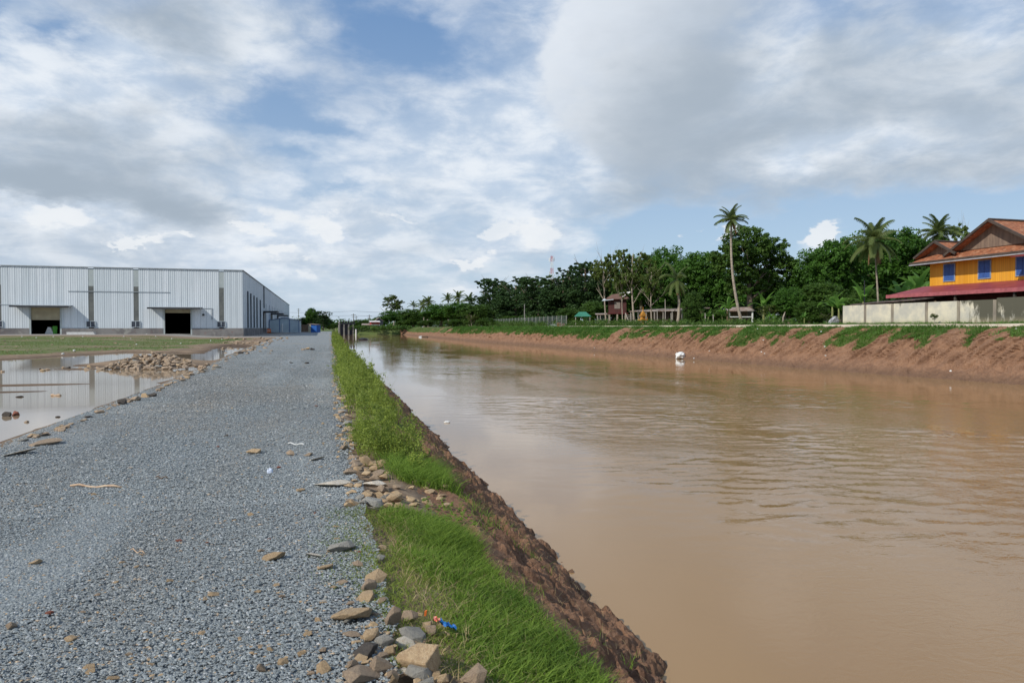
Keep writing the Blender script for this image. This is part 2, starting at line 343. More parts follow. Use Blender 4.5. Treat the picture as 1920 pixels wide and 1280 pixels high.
def terrain(x, y, under=True):
    x = np.asarray(x, float); y = np.asarray(y, float)
    n = fbm(x*.5, y*.5, 4, 2)-.5; nb = fbm(x*.06, y*.06, 3, 8)-.5
    z = 0.05*n+0.44*sstep(45, 125, y)*sstep(-4, -12, x-xleft(y)+6)+.16*nb*sstep(-6, -9, x)
    # puddle basin
    m = (y > 5) & (y < 90) & (x < -3)
    if m.any():
        sd = np.full(x.shape, 9.0); sd[m] = poly_sd(x[m], y[m], PUD)
        sd = sd+(fbm(x*1.3, y*1.3, 3, 4)-.5)*np.clip(np.abs(y)/30, .2, 1.0)
        near = sstep(3.0, 0.0, sd)
        basin = PWZ+np.clip(sd, -1.5, 3)*.055
        z = z*(1-near)+np.maximum(basin, PWZ-.07)*near
        # mud ridge and heap
        for (a, b, rx, ry, h) in ((40, 722, 3.2, .7, .10), (10, 735, 2.2, .5, .09), (285, 682, 2.4, 2.2, .42), (150, 692, 1.8, .6, .10)):
            c = on_z(a, b, PWZ); z = z+h*np.exp(-((x-c.x)/rx)**2-((y-c.y)/ry)**2)
    road = sstep(.5, -.1, xleft(y)-x)*sstep(.6, .2, x)
    z = np.where((x > xleft(y)-.5) & (x < 1.6), z*(1-road)+road*(.02*n), z)
    # berm beside the gravel and near bank
    xn = xnear(y); xc = xcrest(y)
    t = (x-xc)/(xn-xc)
    zb = np.where(t < 0, -.22*sstep(.25, 1.25, x), np.where(t < 1, -.22-1.18*np.clip(t, 0, 1)**1.1, -1.4-(t-1)*1.2))
    zb = np.maximum(zb, -2.8)
    z = np.where(x > .25, zb+.03*n*(t < 0), z)
    # far bank
    xf = xfar(y); s = x-xf
    zf = np.interp(s, [-2, 0, 1.3, 2.8, 4.0, 4.8, 6, 9, 10, 4000], [-2.8, -1.42, -.62, .85, 1.55, 1.68, 1.76, 1.76, 1.8, 1.8])
    z = np.where(s > -2, zf+.06*n*(s > 5), z)
    # the canal ends behind the sluice
    end = sstep(292, 304, y)*sstep(2.0, 3.0, x)*(s < 4)
    z = z*(1-end)+end*1.3
    return z
def lines(*seg):
    out = []
    for a, b, s in seg: out += list(np.arange(a, b, s))
    return np.array(out)
def grid(name, X, Y, zf, m, col=None, smooth=True):
    gx, gy = np.meshgrid(X, Y); nx = len(X); V = np.stack([gx, gy, zf(gx, gy)], -1).reshape(-1, 3)
    i = np.arange(len(V)).reshape(len(Y), nx); Fc = np.stack([i[:-1, :-1], i[:-1, 1:], i[1:, 1:], i[1:, :-1]], -1).reshape(-1, 4)
    c = None if col is None else col(gx, gy, V[:, 2].reshape(gx.shape)).reshape(len(V), -1)
    return link(name, npmesh(name, V, Fc, m, c, smooth))
# ---- ground material: soil with grass cover by a painted-in-place cover map
def ground_mat():
    g = G('ground_soil', .9, .2); v = g.world(); a = g.attr(); s = g.N.new('ShaderNodeSeparateColor'); g.L.new(a.outputs['Color'], s.inputs[0])
    n = g.noise(v, .7, 8, .65); n2 = g.noise(v, 6, 6, .7); n3 = g.noise(v, 40, 3, .7)
    soil = g.mix(g.ss(n, .35, .65), (.26, .18, .115), (.17, .12, .08)); soil = g.mix(g.ss(n2, .5, .68, 0, .6), soil, (.36, .29, .21))
    grass = g.mix(g.ss(n2, .35, .65), (.055, .10, .02), (.13, .17, .05)); grass = g.mix(g.ss(n3, .5, .7, 0, .6), grass, (.20, .19, .09))
    gm = g.math('ADD', s.outputs[0], g.math('MULTIPLY', g.math('SUBTRACT', n2, .5), 1.6)); 
    c = g.mix(g.ss(gm, .35, .65), soil, grass)
    c = g.mix(s.outputs[1], c, (.30, .29, .27))       # hard standing by the warehouse
    wet = g.mix(s.outputs[2], (1., 1., 1.), (.45, .42, .40)); c = g.mix(1.0, c, wet, 'MULTIPLY')
    g.col(c); g.bump(n2, .5, .06); g.bump(n3, .4, .02); return g.m
def ground_col(x, y, z):
    gr = sstep(-7.5, -10, x-.0)*sstep(33, 40, y+.2*x)*sstep(118, 100, y)*.68
    gr = gr*sstep(0, 2, -x-9+1.5*(fbm(x*.2, y*.2, 3, 1)-.5)*6)
    gr = np.maximum(gr, .9*(x > 44)); gr = np.maximum(gr, .8*((y > 286))); gr = np.maximum(gr, .35*(x > .6)*(x < 5)*sstep(8.5, 10.5, y))
    gr = gr*(.15+1.5*(fbm(x*.16, y*.22, 3, 6)))
    mm = (y > 5) & (y < 90) & (x < -3)
    if mm.any(): sdm = np.full(x.shape, 9.0); sdm[mm] = poly_sd(x[mm], y[mm], PUD); gr = gr*sstep(.6, 3.2, sdm+2.2*(fbm(x*.6, y*.6, 3, 14)-.5))
    hs = sstep(112, 124, y)*(x < -8)*(y < 340)*.8
    wet = sstep(.10, -.02, z-PWZ)*(x < -3)*(y < 90)
    return np.stack([np.clip(gr, 0, 1), hs, wet], -1)
TX = lines((-4000, -400, 600), (-400, -60, 20), (-60, -26, 1.5), (-26, -4, .22), (-4, 3.2, .16), (3.2, 27, 4), (27, 46, .5), (46, 130, 6), (130, 400, 30), (400, 4600, 600))
TY = lines((-40, 1, 4), (1, 6, .5), (6, 60, .25), (60, 90, .6), (90, 140, 2), (140, 340, 5), (340, 900, 60), (900, 6600, 700))
def tz(x, y):
    z = terrain(x, y); s = x-xfar(y)
    z = np.where((x > xleft(y)-.1) & (x < .5) & (y < 300), z-.06, z)
    z = np.where((x > 1.0) & (x < 3.2) & (y < 300), z-.25, z)
    return np.where((s > -1.5) & (s < 5.2) & (y < 300), z-1.6, z)
tag(grid('ground', TX, TY, tz, ground_mat(), ground_col), kind='structure')
# ---- gravel road
def gravel_mat(name, stones=False):
    g = G(name, .75, .35)
    if stones:
        a = g.attr(); n = g.noise(g.world(), 60, 4, .6)
        g.col(g.mix(g.ss(n, .3, .7, 0, .35), a.outputs['Color'], (.38, .40, .40))); return g.m
    v = g.world((1, 1, .3)); 
    k = g.vor(v, 42, out='Color'); d = g.vor(v, 42, 'F1'); k2 = g.vor(v, 95, out='Color')
    s = g.N.new('ShaderNodeSeparateColor'); g.L.new(k, s.inputs[0])
    s2 = g.N.new('ShaderNodeSeparateColor'); g.L.new(k2, s2.inputs[0])
    c = g.mix(s.outputs[0], (.105, .122, .127), (.30, .325, .33))
    c = g.mix(g.ss(s2.outputs[0], .6, 1.0, 0, .5), c, (.42, .45, .46))
    c = g.mix(g.ss(s.outputs[1], .94, .97, 0, .8), c, (.34, .24, .15))
    n = g.noise(v, .35, 5, .6); n2 = g.noise(g.world((1, .25, 1)), 1.2, 6, .6)
    c = g.mix(g.ss(n, .4, .75, 0, .30), c, (.30, .27, .22)); c = g.mix(g.ss(n2, .5, .75, 0, .28), c, (.12, .13, .13))
    c = g.mix(g.ss(g.noise(g.world((1, .6, 1)), .16, 4), .52, .72, 0, .45), c, (.27, .24, .19))
    g.col(c); g.bump(d, 1.0, .02); g.bump(n2, .4, .05); return g.m
RS = np.array([0, .03, .07, .12, .18, .25, .33, .42, .5, .58, .66, .74, .81, .87, .92, .96, 1])
RY = lines((-6, 2, 2), (2, 30, .3), (30, 100, 1.5), (100, 310, 6))
def road_edge_r(y): return .30+.10*(fbm(y*1.7, y*0, 3, 9)-.5)*2+.25*(np.clip((y-10)/40, 0, 1))*(fbm(y*.5, y*0, 2, 19)-.3)
gx, gy = np.meshgrid(RS, RY); el_ = xleft(gy)+.35*(fbm(gy*.8, gy*0, 3, 12)-.5)*2*np.clip(gy/20, .8, 1.3); er_ = road_edge_r(gy)
px_ = el_+(er_-el_)*gx
pz_ = .025+.03*(fbm(px_*.6, gy*.3, 3, 20)-.5)-.05*np.exp(-((px_+1.1)/.28)**2)*.35-.05*np.exp(-((px_+2.7)/.28)**2)*.35
pz_ = np.where(gx == 0, -.30, pz_); pz_ = np.where(gx == 1, -.15, pz_)
V = np.stack([px_, gy, pz_], -1).reshape(-1, 3); i = np.arange(len(V)).reshape(len(RY), len(RS))
tag(link('gravel_road', npmesh('gravel_road', V, np.stack([i[:-1, :-1], i[:-1, 1:], i[1:, 1:], i[1:, :-1]], -1).reshape(-1, 4), gravel_mat('gravel'), None, True)), kind='structure')
def inview(x, y, pad=60):
    D = x*math.sin(TH)+y*math.cos(TH); p = 960+F*(x*math.cos(TH)-y*math.sin(TH))/np.maximum(D, .1); q = 614+F*EYE/np.maximum(D, .1)
    return (p > -pad) & (p < 1920+pad) & (q < 1280+pad*2) & (D > .5)
rs = np.random.RandomState(11)
def stones(n, y0, y1, size, s):
    r = np.random.RandomState(s)
    y = y0+(y1-y0)*r.rand(n)**1.3; x = -9+10.0*r.rand(n); ok = inview(x, y) & (r.rand(n) < sstep(y1, y0+.45*(y1-y0), y)) & (x > xleft(y)+.05) & (x < road_edge_r(y)-.02); x, y = x[ok], y[ok]; n = len(x)
    base = np.array([[1, 0, 0], [-1, 0, 0], [0, 1, 0], [0, -1, 0], [0, 0, 1], [0, 0, -1]], float)
    P = base[None]*(.65+.6*r.rand(n, 6, 1))+(r.rand(n, 6, 3)-.5)*.55
    sz = size*(.45+.9*r.rand(n)**1.6); P = P*sz[:, None, None]*np.stack([.8+.6*r.rand(n), .8+.6*r.rand(n), .4+.35*r.rand(n)], -1)[:, None]
    a = r.rand(n)*2*PI; c, sn = np.cos(a), np.sin(a); X = P[..., 0]*c[:, None]-P[..., 1]*sn[:, None]; Y = P[..., 0]*sn[:, None]+P[..., 1]*c[:, None]
    P = np.stack([X+x[:, None], Y+y[:, None], P[..., 2]+(.03+sz*.2*r.rand(n))[:, None]], -1).reshape(-1, 3)
    f = np.array([[0, 2, 4], [2, 1, 4], [1, 3, 4], [3, 0, 4], [2, 0, 5], [1, 2, 5], [3, 1, 5], [0, 3, 5]]); Fc = (f[None]+6*np.arange(n)[:, None, None]).reshape(-1, 3)
    k = r.rand(n)**1.2; k = np.clip(k+.35*(fbm(x*.5, y*.25, 3, 15)-.5)*2, 0, 1); dust = np.clip(sstep(.50, .75, fbm(x*.45+3, y*.22, 4, 17))*.55+.32*(np.exp(-((x+1.05+.15*np.sin(y*.3))/.26)**2)+np.exp(-((x+2.75+.15*np.sin(y*.3))/.26)**2))*fbm(x*3, y*.6, 2, 18)*1.3+.6*sstep(-1.0, .2, x)*sstep(6, 12, y)*fbm(x*2, y*.7, 3, 21), 0, .85); col = np.stack([.122+.19*k, .140+.20*k, .145+.196*k], -1); col = col*(1-dust[:, None])+np.array([.23, .205, .17])*dust[:, None]*(.5+k[:, None])
    tan = r.rand(n) < np.interp(y, [2, 5, 9], [.055, .03, .02]); col[tan] = np.array([.36, .26, .16])*(.6+.7*r.rand(tan.sum(), 1)); wh = r.rand(n) < .02; col[wh] = .48
    return P, Fc, np.repeat(col, 6, 0)
P1, F1, C1 = stones(500000, 2.3, 9.5, .0082, 1); P2, F2, C2 = stones(190000, 6.5, 30, .0125, 2); P3, F3, C3 = stones(70000, 14.0, 70, .019, 3)
gm_ = gravel_mat('gravel_chips', True)
tag(link('loose_gravel', npmesh('loose_gravel', np.vstack([P1, P2, P3]), np.vstack([F1, F2+len(P1), F3+len(P1)+len(P2)]), gm_, np.vstack([C1, C2, C3]))), 'loose blue grey crushed stone covering the road', 'gravel', kind='stuff')
# ---- canal banks
def bank_mat():
    g = G('red_earth', .92, .15); v = g.world(); a = g.attr(); s = g.N.new('ShaderNodeSeparateColor'); g.L.new(a.outputs['Color'], s.inputs[0])
    n = g.noise(v, 1.6, 8, .65); n2 = g.noise(v, 12, 6, .7); n3 = g.noise(v, 60, 4, .7)
    c = g.mix(g.ss(n, .35, .65), (.265, .148, .088), (.175, .095, .058)); c = g.mix(g.ss(n2, .48, .7, 0, .7), c, (.33, .205, .135))
    c = g.mix(g.ss(n3, .55, .75, 0, .5), c, (.07, .035, .022))
    c = g.mix(g.math('MULTIPLY', s.outputs[1], .75), c, (.115, .072, .048))      # damp mud next to the water
    gm = g.math('ADD', s.outputs[0], g.math('MULTIPLY', g.math('SUBTRACT', n2, .5), .9))
    c = g.mix(g.ss(gm, .42, .6, 0, .92), c, g.mix(n3, (.035, .075, .014), (.085, .13, .03)))
    g.col(c); g.bump(n2, .9, .05); g.bump(n3, .7, .012); return g.m
BM = bank_mat()
YB = lines((1.6, 7, .03), (7, 14, .06), (14, 30, .14), (30, 80, .6), (80, 304, 4))
SB = np.linspace(0, 1, 76)
gs, gy = np.meshgrid(SB, YB); xa = .85; xb = xnear(gy)+.45; bx = xa+(xb-xa)*gs
bz = terrain(bx, gy)
clod = fbm(bx*4.5, gy*4.5, 2, 30); bil = np.abs(fbm(bx*9, gy*9, 3, 33)-.5)*2; fine = fbm(bx*26, gy*26, 3, 36)-.5
w_ = sstep(0.12, .35, gs)
dz = w_*((clod-.5)*.26-(bil)*.07+fine*.06+(fbm(bx*14, gy*14, 3, 39)-.5)*.10)+(1-w_)*fine*.03
crack = np.exp(-((bx-xcrest(gy)-.10-.12*(fbm(gy*1.8, gy*0, 3, 40)-.5)*2)/.05)**2)*sstep(.42, .62, fbm(gy*.9, gy*0, 2, 44))
bz = bz+dz*np.clip(1.2-gy/60, .4, 1)-.28*crack
bz = np.where(gs == 0, bz-.05, bz); bx2 = bx+w_*(fbm(bx*3, gy*3, 3, 50)-.5)*.18+sstep(.3, .9, gs)*(fbm(gy*1.1, gy*0, 3, 53)-.5)*.34
gcov = .22*sstep(.35, .15, gs)*np.maximum(sstep(8.3, 9.3, gy), sstep(6.2, 5.9, gy))+.5*sstep(.5, .7, fbm(bx*1.2, gy*1.2, 3, 51))*sstep(7, 9, gy)*sstep(.75, .5, gs)
damp = sstep(-1.12, -1.38, bz)
V = np.stack([bx2, gy, bz], -1).reshape(-1, 3); i = np.arange(len(V)).reshape(gs.shape)
tag(link('canal_bank', npmesh('canal_bank', V, np.stack([i[:-1, :-1], i[:-1, 1:], i[1:, 1:], i[1:, :-1]], -1).reshape(-1, 4), BM, np.stack([gcov, damp, 0*damp], -1).reshape(-1, 3), False)), kind='structure')
# far bank
YF = lines((18, 70, .09), (70, 120, .22), (120, 180, .6), (180, 304, 2)); SF = np.concatenate([np.linspace(-.8, 4.6, 84), [4.9, 5.3]])
gs, gy = np.meshgrid(SF, YF); bx = xfar(gy)+gs; bz = terrain(bx, gy)
slant = gy+gs*.5; gul = fbm(slant*1.5, gs*.35, 3, 60); ridge = np.abs(fbm(slant*2.6, gs*.5, 3, 63)-.5)*2
mid = sstep(.9, 1.7, gs)*sstep(4.3, 3.3, gs)
off = mid*((gul-.5)*.60+(.35-ridge)*.62-.34*(np.abs(fbm(slant*5.5, gs*.8, 2, 64)-.5)*2))
lum = sstep(-.3, .2, gs)*sstep(2.0, 1.0, gs)
bz2 = bz+lum*((fbm(bx*1.6, gy*1.6, 3, 66)-.5)*.42-np.abs(fbm(bx*4, gy*4, 2, 68)-.5)*.3)+(fbm(bx*5, gy*5, 2, 69)-.5)*.12
bx3 = bx+off+mid*.25*(fbm(gy*6, gs*2.5, 2, 71)-.5)+.9*mid*(fbm(gy*.25, gs*0, 2, 73)-.5)
def fargrass(s, y):
    sl = y+s*.35-1.0; g_ = .75*sstep(3.0+1.6*(fbm(y*.9, 0*y, 3, 83)-.35), 4.5, s)*sstep(.30, .55, fbm(y*.7, s*.5, 2, 82))+.7*sstep(.62, .72, fbm(y*1.3, s*1.0, 2, 85))*sstep(1.9, 2.6, s)
    wob = (fbm(y*1.6, s*.9, 3, 86)-.5)
    for a, b, sm in PATCH:
        ya, yb = sorted((on_y(a), on_y(b))); g_ = np.maximum(g_, sstep(ya-.3, ya+.5, sl+wob)*sstep(yb+.3, yb-.5, sl+wob)*sstep(sm-.05, sm+.55, s+1.4*wob+1.8*(fbm(sl*2.4, s*.5, 2, 87)-.5))*(.35+.65*sstep(.28, .42, fbm(sl*1.4, s*1.4, 3, 89))))
    tufts = 0
    return np.clip((g_+.9*sstep(215, 270, y)+tufts+.85*sstep(82, 115, y)*fbm(y*.25, s*.4, 3, 88)*1.7*sstep(2.2-1.0*sstep(90, 180, y), 3.4-1.2*sstep(90, 180, y), s))*sstep(1.3, 2.4, s), 0, 1)
PATCH = [(985, 1050, 2.5), (1045, 1112, 2.1), (1108, 1142, 1.8), (1135, 1172, 1.7), (1188, 1228, 2.1), (1222, 1264, 2.3), (1258, 1302, 3.1), (1308, 1350, 2.9), (1338, 1354, 2.3), (1385, 1478, 2.5), (1396, 1448, 1.4), (1488, 1538, 2.7), (1556, 1592, 2.2), (1580, 1640, 2.0), (1652, 1742, 2.6), (1668, 1700, 2.2), (1822, 1890, 2.8), (1760, 1800, 3.6)]
def on_y(px): return at_d(px, d_at_x(px, 36.5))[1]
gc = fargrass(gs+.5*(fbm(gy*1.2, gs, 2, 84)-.5), gy)
V = np.stack([bx3, gy, bz2], -1).reshape(-1, 3); i = np.arange(len(V)).reshape(gs.shape)
tag(link('canal_bank', npmesh('canal_bank', V, np.stack([i[:-1, :-1], i[:-1, 1:], i[1:, 1:], i[1:, :-1]], -1).reshape(-1, 4), BM, np.stack([gc*.9, .8*sstep(-.75, -1.3, bz2), 0*gc], -1).reshape(-1, 3), False)), kind='structure')
FB = (bx3, gy, bz2, gs)
# dirt road on the far bank
g_ = G('pale_dirt', .9, .2); n = g_.noise(g_.world(), 2, 6, .6); g_.col(g_.mix(g_.ss(n, .3, .7), (.58, .50, .40), (.44, .35, .26))); g_.bump(g_.noise(g_.world(), 9, 5), .6, .05)
yy = lines((10, 130, .8), (130, 300, 6)); ss_ = np.array([4.55, 4.8, 5.2, 6.2, 7.6, 8.6, 9.0]); gs, gy = np.meshgrid(ss_, yy)
rz = 1.83+.06*(fbm(gs*.8, gy*.4, 3, 90)-.5)+.07*(fbm(gy*.9, gs*0, 3, 92)-.5)*(gs < 5)
rz = np.where(gs < 4.6, 1.50, rz); rz = np.where(gs > 8.9, 1.7, rz); rz = rz-.25*sstep(100, 150, gy)
V = np.stack([xfar(gy)+gs+.15*(fbm(gy*.8, gs*0, 3, 95)-.5), gy, rz], -1).reshape(-1, 3); i = np.arange(len(V)).reshape(gs.shape)
tag(link('dirt_road', npmesh('dirt_road', V, np.stack([i[:-1, :-1], i[:-1, 1:], i[1:, 1:], i[1:, :-1]], -1).reshape(-1, 4), g_.m, None, True)), kind='structure')
# ---- water
def water_mat(name, mud, amp, rough):
    g = G(name, rough, .5); g.b.inputs['IOR'].default_value = 1.33; v = g.world()
    n = g.noise(g.world((1, .35, 1)), .12, 4, .5); c = g.mix(g.ss(n, .35, .65), mud, tuple(x*.88 for x in mud)); g.col(c)
    if amp:
        a = g.noise(g.world((.75, 1.15, 1)), 4.2, 3, .5, .8); b = g.noise(g.world((.7, 1.2, 1)), 11, 3, .5, .8); lg = g.noise(v, 1.1, 2, .5)
        patch = g.noise(g.world((1.6, .5, 1)), .16, 4, .55, .6); pm = g.ss(patch, .40, .62, .40, 1.2)
        sx = g.N.new('ShaderNodeSeparateXYZ'); g.L.new(g.world(), sx.inputs[0]); edge = g.math('MULTIPLY', g.ss(sx.outputs[0], 2.6, 10.0, .10, 1), g.ss(sx.outputs[0], 30, 15, .12, 1)); edge = g.math('MULTIPLY', edge, g.ss(sx.outputs[1], 90, 25, .3, 1))
        h = g.math('ADD', g.math('MULTIPLY', g.math('ABSOLUTE', g.math('SUBTRACT', a, .5)), -1.3), g.math('MULTIPLY', b, .34)); h = g.math('ADD', h, g.math('MULTIPLY', lg, .25))
        h = g.math('MULTIPLY', g.math('MULTIPLY', h, pm), edge); g.bump(h, 1.0, amp)
    else: g.bump(g.noise(v, 1.0, 2), .2, .004)
    return g.m
WY = lines((-30, 2, 2), (2, 40, .10), (40, 100, .3), (100, 301, 3)); gs, gy = np.meshgrid(np.linspace(0, 1, 230), WY)
x0 = np.full(gy.shape, 1.7); x1 = xfar(gy)+1.0
wx_ = x0+(x1-x0)*gs; lu = wx_*math.cos(TH)-gy*math.sin(TH); lv = wx_*math.sin(TH)+gy*math.cos(TH)
lu2 = lu+.8*(fbm(lu*.5, lv*.5, 2, 101)-.5); lv2 = lv+.9*(fbm(lu*.4, lv*.5, 2, 103)-.5)+lu*.12
wv_ = (1-np.abs(fbm(lu2*1.25, lv2*2.9, 2, 105)-.5)*2)**3*.019+(fbm(lu2*2.8, lv2*5.4, 2, 107)-.5)*.013+(fbm(lu*.5, lv*.8, 2, 109)-.5)*.020
pt_ = .25+1.2*sstep(.42, .62, fbm(lu*.11, lv*.20, 3, 111))
am_ = pt_*sstep(2.6, 9, wx_)*(.12+.88*sstep(31, 19, wx_))*sstep(4, 12, lv)*np.clip(1.15-gy/90, .15, 1)*(gy < 100)
V = np.stack([wx_, gy, -1.4+(wv_-.03)*am_*.9], -1).reshape(-1, 3); i = np.arange(len(V)).reshape(gs.shape)
tag(link('canal_water', npmesh('canal_water', V, np.stack([i[:-1, :-1], i[:-1, 1:], i[1:, 1:], i[1:, :-1]], -1).reshape(-1, 4), water_mat('muddy_water', (.305, .186, .084), .014, .02), None, True)), kind='structure')
b = MB(); pts = [(-30, 8), (-4.35, 8), (-4.45, 18), (-4.6, 24), (-5.3, 38), (-6.2, 62), (-14, 62), (-30, 48)]
b.add([(p[0], p[1], PWZ) for p in pts], [tuple(range(len(pts)))])
tag(b.build('puddle_water', water_mat('puddle_water', (.29, .215, .14), 0, .05)), kind='structure')
# ================================================================== GRASS, WEEDS
def blades(x, y, z, h, w, lean, r, cz=0.0):
    n = len(x); a = r.rand(n)*2*PI; dx, dy = np.cos(a), np.sin(a); la = r.rand(n)*2*PI; lx, ly = np.cos(la)*lean*h, np.sin(la)*lean*h
    wx, wy = -dy*w, dx*w; P = np.zeros((n, 5, 3))
    for k, (t, ww) in enumerate(((0, -1), (0, 1), (.5, -.8), (.5, .8), (1, 0))):
        P[:, k, 0] = x+lx*t*t+wx*ww; P[:, k, 1] = y+ly*t*t+wy*ww; P[:, k, 2] = z+h*t*(1-.25*lean*t)
    f = np.array([[0, 1, 3], [0, 3, 2], [2, 3, 4]]); Fc = (f[None]+5*np.arange(n)[:, None, None]).reshape(-1, 3)
    c = np.repeat(np.clip(r.rand(n)*.9+cz, 0, 1), 5); return P.reshape(-1, 3), Fc, c[:, None].repeat(3, 1)
def bankz(x, y): return terrain(x, y)
r = np.random.RandomState(5)
n = 120000; y = 2.35+4.2*r.rand(n); x = .12+1.6*r.rand(n)
edge_r = np.interp(y, [2.4, 3.5, 5, 6.4], [1.50, 1.38, 1.22, 1.05])+.12*(fbm(y*3, y*0, 2, 7)-.5)*2
edge_l = np.interp(y, [2.4, 3.2, 3.7, 4.3, 5, 6.2], [.60, .57, .54, .47, .40, .34])+.07*(fbm(y*2.5, y*0, 2, 27)-.5)*2
dens = sstep(0, .22, x-edge_l)*sstep(0, .1, edge_r-x)*sstep(6.35, 6.0, y)*(.35+.8*fbm(x*3, y*3, 2, 3))
bare = np.exp(-((x-.55)/.16)**2-((y-4.35)/.22)**2)
dens = dens*(1-.85*bare)
ok_ = r.rand(n) < dens; x, y = x[ok_], y[ok_]; n = len(x)
hh = (.03+.085*r.rand(n)**1.2)*(.85+.4*sstep(4.4, 5.4, y))*(.5+.7*sstep(0, .45, x-edge_l[ok_]))*(.45+1.1*fbm(x*2.2, y*2.2, 2, 6))
gA = blades(x, y, terrain(x, y)-.01, hh, .0022+.0028*r.rand(n), .85, r, .9*(fbm(x*2.5+1, y*2.5, 3, 61)-.5)-.05+.25*sstep(4.2, 5.2, y))
tag(link('grass_patch', npmesh('grass_patch', *gA[:2], M['grass'], gA[2])), 'bright green grass growing between the gravel edge and canal', 'grass', kind='stuff')
# low sparse grass creeping into the gravel
n = 24000; y = 3.2+3.1*r.rand(n); x = -.25+.95*r.rand(n); ok = r.rand(n) < sstep(-.25+.5*sstep(4.6, 3.6, y), .3, x)*.8*sstep(6.3, 6.0, y)*fbm(x*4, y*4, 2, 5)*1.4; x, y = x[ok], y[ok]; n = len(x)
g1 = blades(x, y, np.where(x < .3, .02, terrain(x, y)), .02+.03*r.rand(n), .0022, 1.2, r)
n = 60; g2 = blades(-2.02+.03*r.randn(n), 3.72+.05*r.randn(n), 0*r.rand(n)+.02, .05+.06*r.rand(n), .002, .5, r)
tag(link('creeping_grass', npmesh('creeping_grass', np.vstack([g1[0], g2[0]]), np.vstack([g1[1], g2[1]+len(g1[0])]), M['weed'], np.vstack([g1[2], g2[2]]))), 'thin creeping grass spreading over the gravel edge', 'grass', kind='stuff')
# weeds along the crest
def leafcloud(C, R, per, leaf, r, cz=0.0, up=.3):      # C centres (n,3), R radii (n,3)
    n = len(C)*per; c = np.repeat(C, per, 0); rr = np.repeat(R, per, 0)
    d = r.randn(n, 3); d /= np.linalg.norm(d, axis=1)[:, None]; p = c+d*rr*(r.rand(n, 1)**.45)
    nrm = d*.6+r.randn(n, 3)*.55+np.array([0, 0, up]); nrm /= np.linalg.norm(nrm, axis=1)[:, None]
    t = np.cross(nrm, r.randn(n, 3)); t /= np.linalg.norm(t, axis=1)[:, None]; bb = np.cross(nrm, t)
    s = (leaf*(.6+.8*r.rand(n)))[:, None] if np.isscalar(leaf) else (np.repeat(leaf, per)*(.6+.8*r.rand(n)))[:, None]
    P = np.stack([p-t*s, p-bb*s*.5, p+t*s, p+bb*s*.5], 1).reshape(-1, 3)
    Fc = np.arange(4*n).reshape(-1, 4); col = np.repeat(np.clip(r.rand(n)*.7+np.repeat(r.rand(len(C)), per)*.4-.05+cz, 0, 1), 4)
    return P, Fc, col[:, None].repeat(3, 1)
def join(parts):
    V = []; Fs = []; Cc = []; o = 0
    for p, f, c in parts: V.append(p); Fs.append(f+o); Cc.append(c); o += len(p)
    return np.vstack(V), np.vstack(Fs), np.vstack(Cc)
n = 3000; y = 7.8+120*r.rand(n)**1.9; w = np.interp(y, [7, 9, 14, 30, 60, 130], [.45, .85, .90, .85, .8, 1.0]); x0_ = np.interp(y, [7, 8, 10, 20, 60, 130], [.75, .35, .22, .16, .16, .1])+.30*(fbm(y*1.1, y*0, 2, 31)-.4)*2
x = x0_+w*r.rand(n); hgt = np.interp(y, [7, 9, 13, 30, 80, 130], [.25, .55, .62, .55, .55, .8])*(.3+.9*r.rand(n))*(.1+1.75*fbm(x*1.1, y*.8, 2, 9)); zz = terrain(x, y); WM = lambda x, y: fbm(x*1.3+4, y*.75, 3, 93)-.10*np.clip((y-8)/60, 0, 1)
kp = (WM(x, y) < .55) & (y > 7.7+1.0*fbm(x*4, y*0, 2, 94)); x, y, w, hgt, zz = x[kp], y[kp], w[kp], hgt[kp], zz[kp]; n = len(x)
k = 5; ft = np.tile(np.linspace(.25, 1, k), n); X = np.repeat(x, k)+r.randn(n*k)*.05; Y = np.repeat(y, k)+r.randn(n*k)*.05; Hh = np.repeat(hgt, k)
C = np.stack([X, Y, np.repeat(zz, k)+Hh*ft], -1); R = np.stack([.10*(1.2-ft)+.03]*2+[.06+0*ft], -1)
wA = leafcloud(C, R*.75, 6, np.clip(.006+Y*.0008, .0125, .06), r, up=.5)
wS = blades(x, y, zz, hgt*1.12, np.clip(.0015+y*.0002, .0025, .02), .35, r, .25)
n = 400; yb = 7.7+26*r.rand(n)**1.5; xb = .30+.85*r.rand(n)+.12*(fbm(yb*1.1, yb*0, 2, 31)-.5); kb = WM(xb, yb) < .545; xb, yb = xb[kb], yb[kb]; n = len(xb); hb = (.16+.54*r.rand(n)**1.3)*sstep(6.8, 8.5, yb)+.05; kk = 7
ftb = np.tile(np.linspace(.2, 1, kk), n); C = np.stack([np.repeat(xb, kk)+r.randn(n*kk)*.05, np.repeat(yb, kk)+r.randn(n*kk)*.05, np.repeat(terrain(xb, yb), kk)+np.repeat(hb, kk)*ftb], -1); R2 = np.stack([.11*(1.25-.7*ftb)]*2+[.06+0*ftb], -1)
wB = leafcloud(C, R2, 34, .0085+.0007*C[:, 1], r, up=.5); wA = join([wA, wB])
tag(link('leafy_weeds', npmesh('leafy_weeds', *wA[:2], M['weed'], wA[2])), 'yellow green leafy weeds along the top of the near canal bank', 'weeds', kind='stuff')
n = 5000; y = 7.8+110*r.rand(n)**1.8; x = np.interp(y, [7, 8, 10, 20, 60, 130], [.65, .40, .22, .2, .2, .15])+np.interp(y, [7, 9, 130], [.5, 1.0, 1.2])*r.rand(n)
hh = np.interp(y, [7, 12, 60, 120], [.16, .24, .4, .6])*(.4+1.0*r.rand(n)**2); kg = (WM(x, y) < .56) | (r.rand(n) < .12); x, y, hh = x[kg], y[kg], hh[kg]; n = len(x)
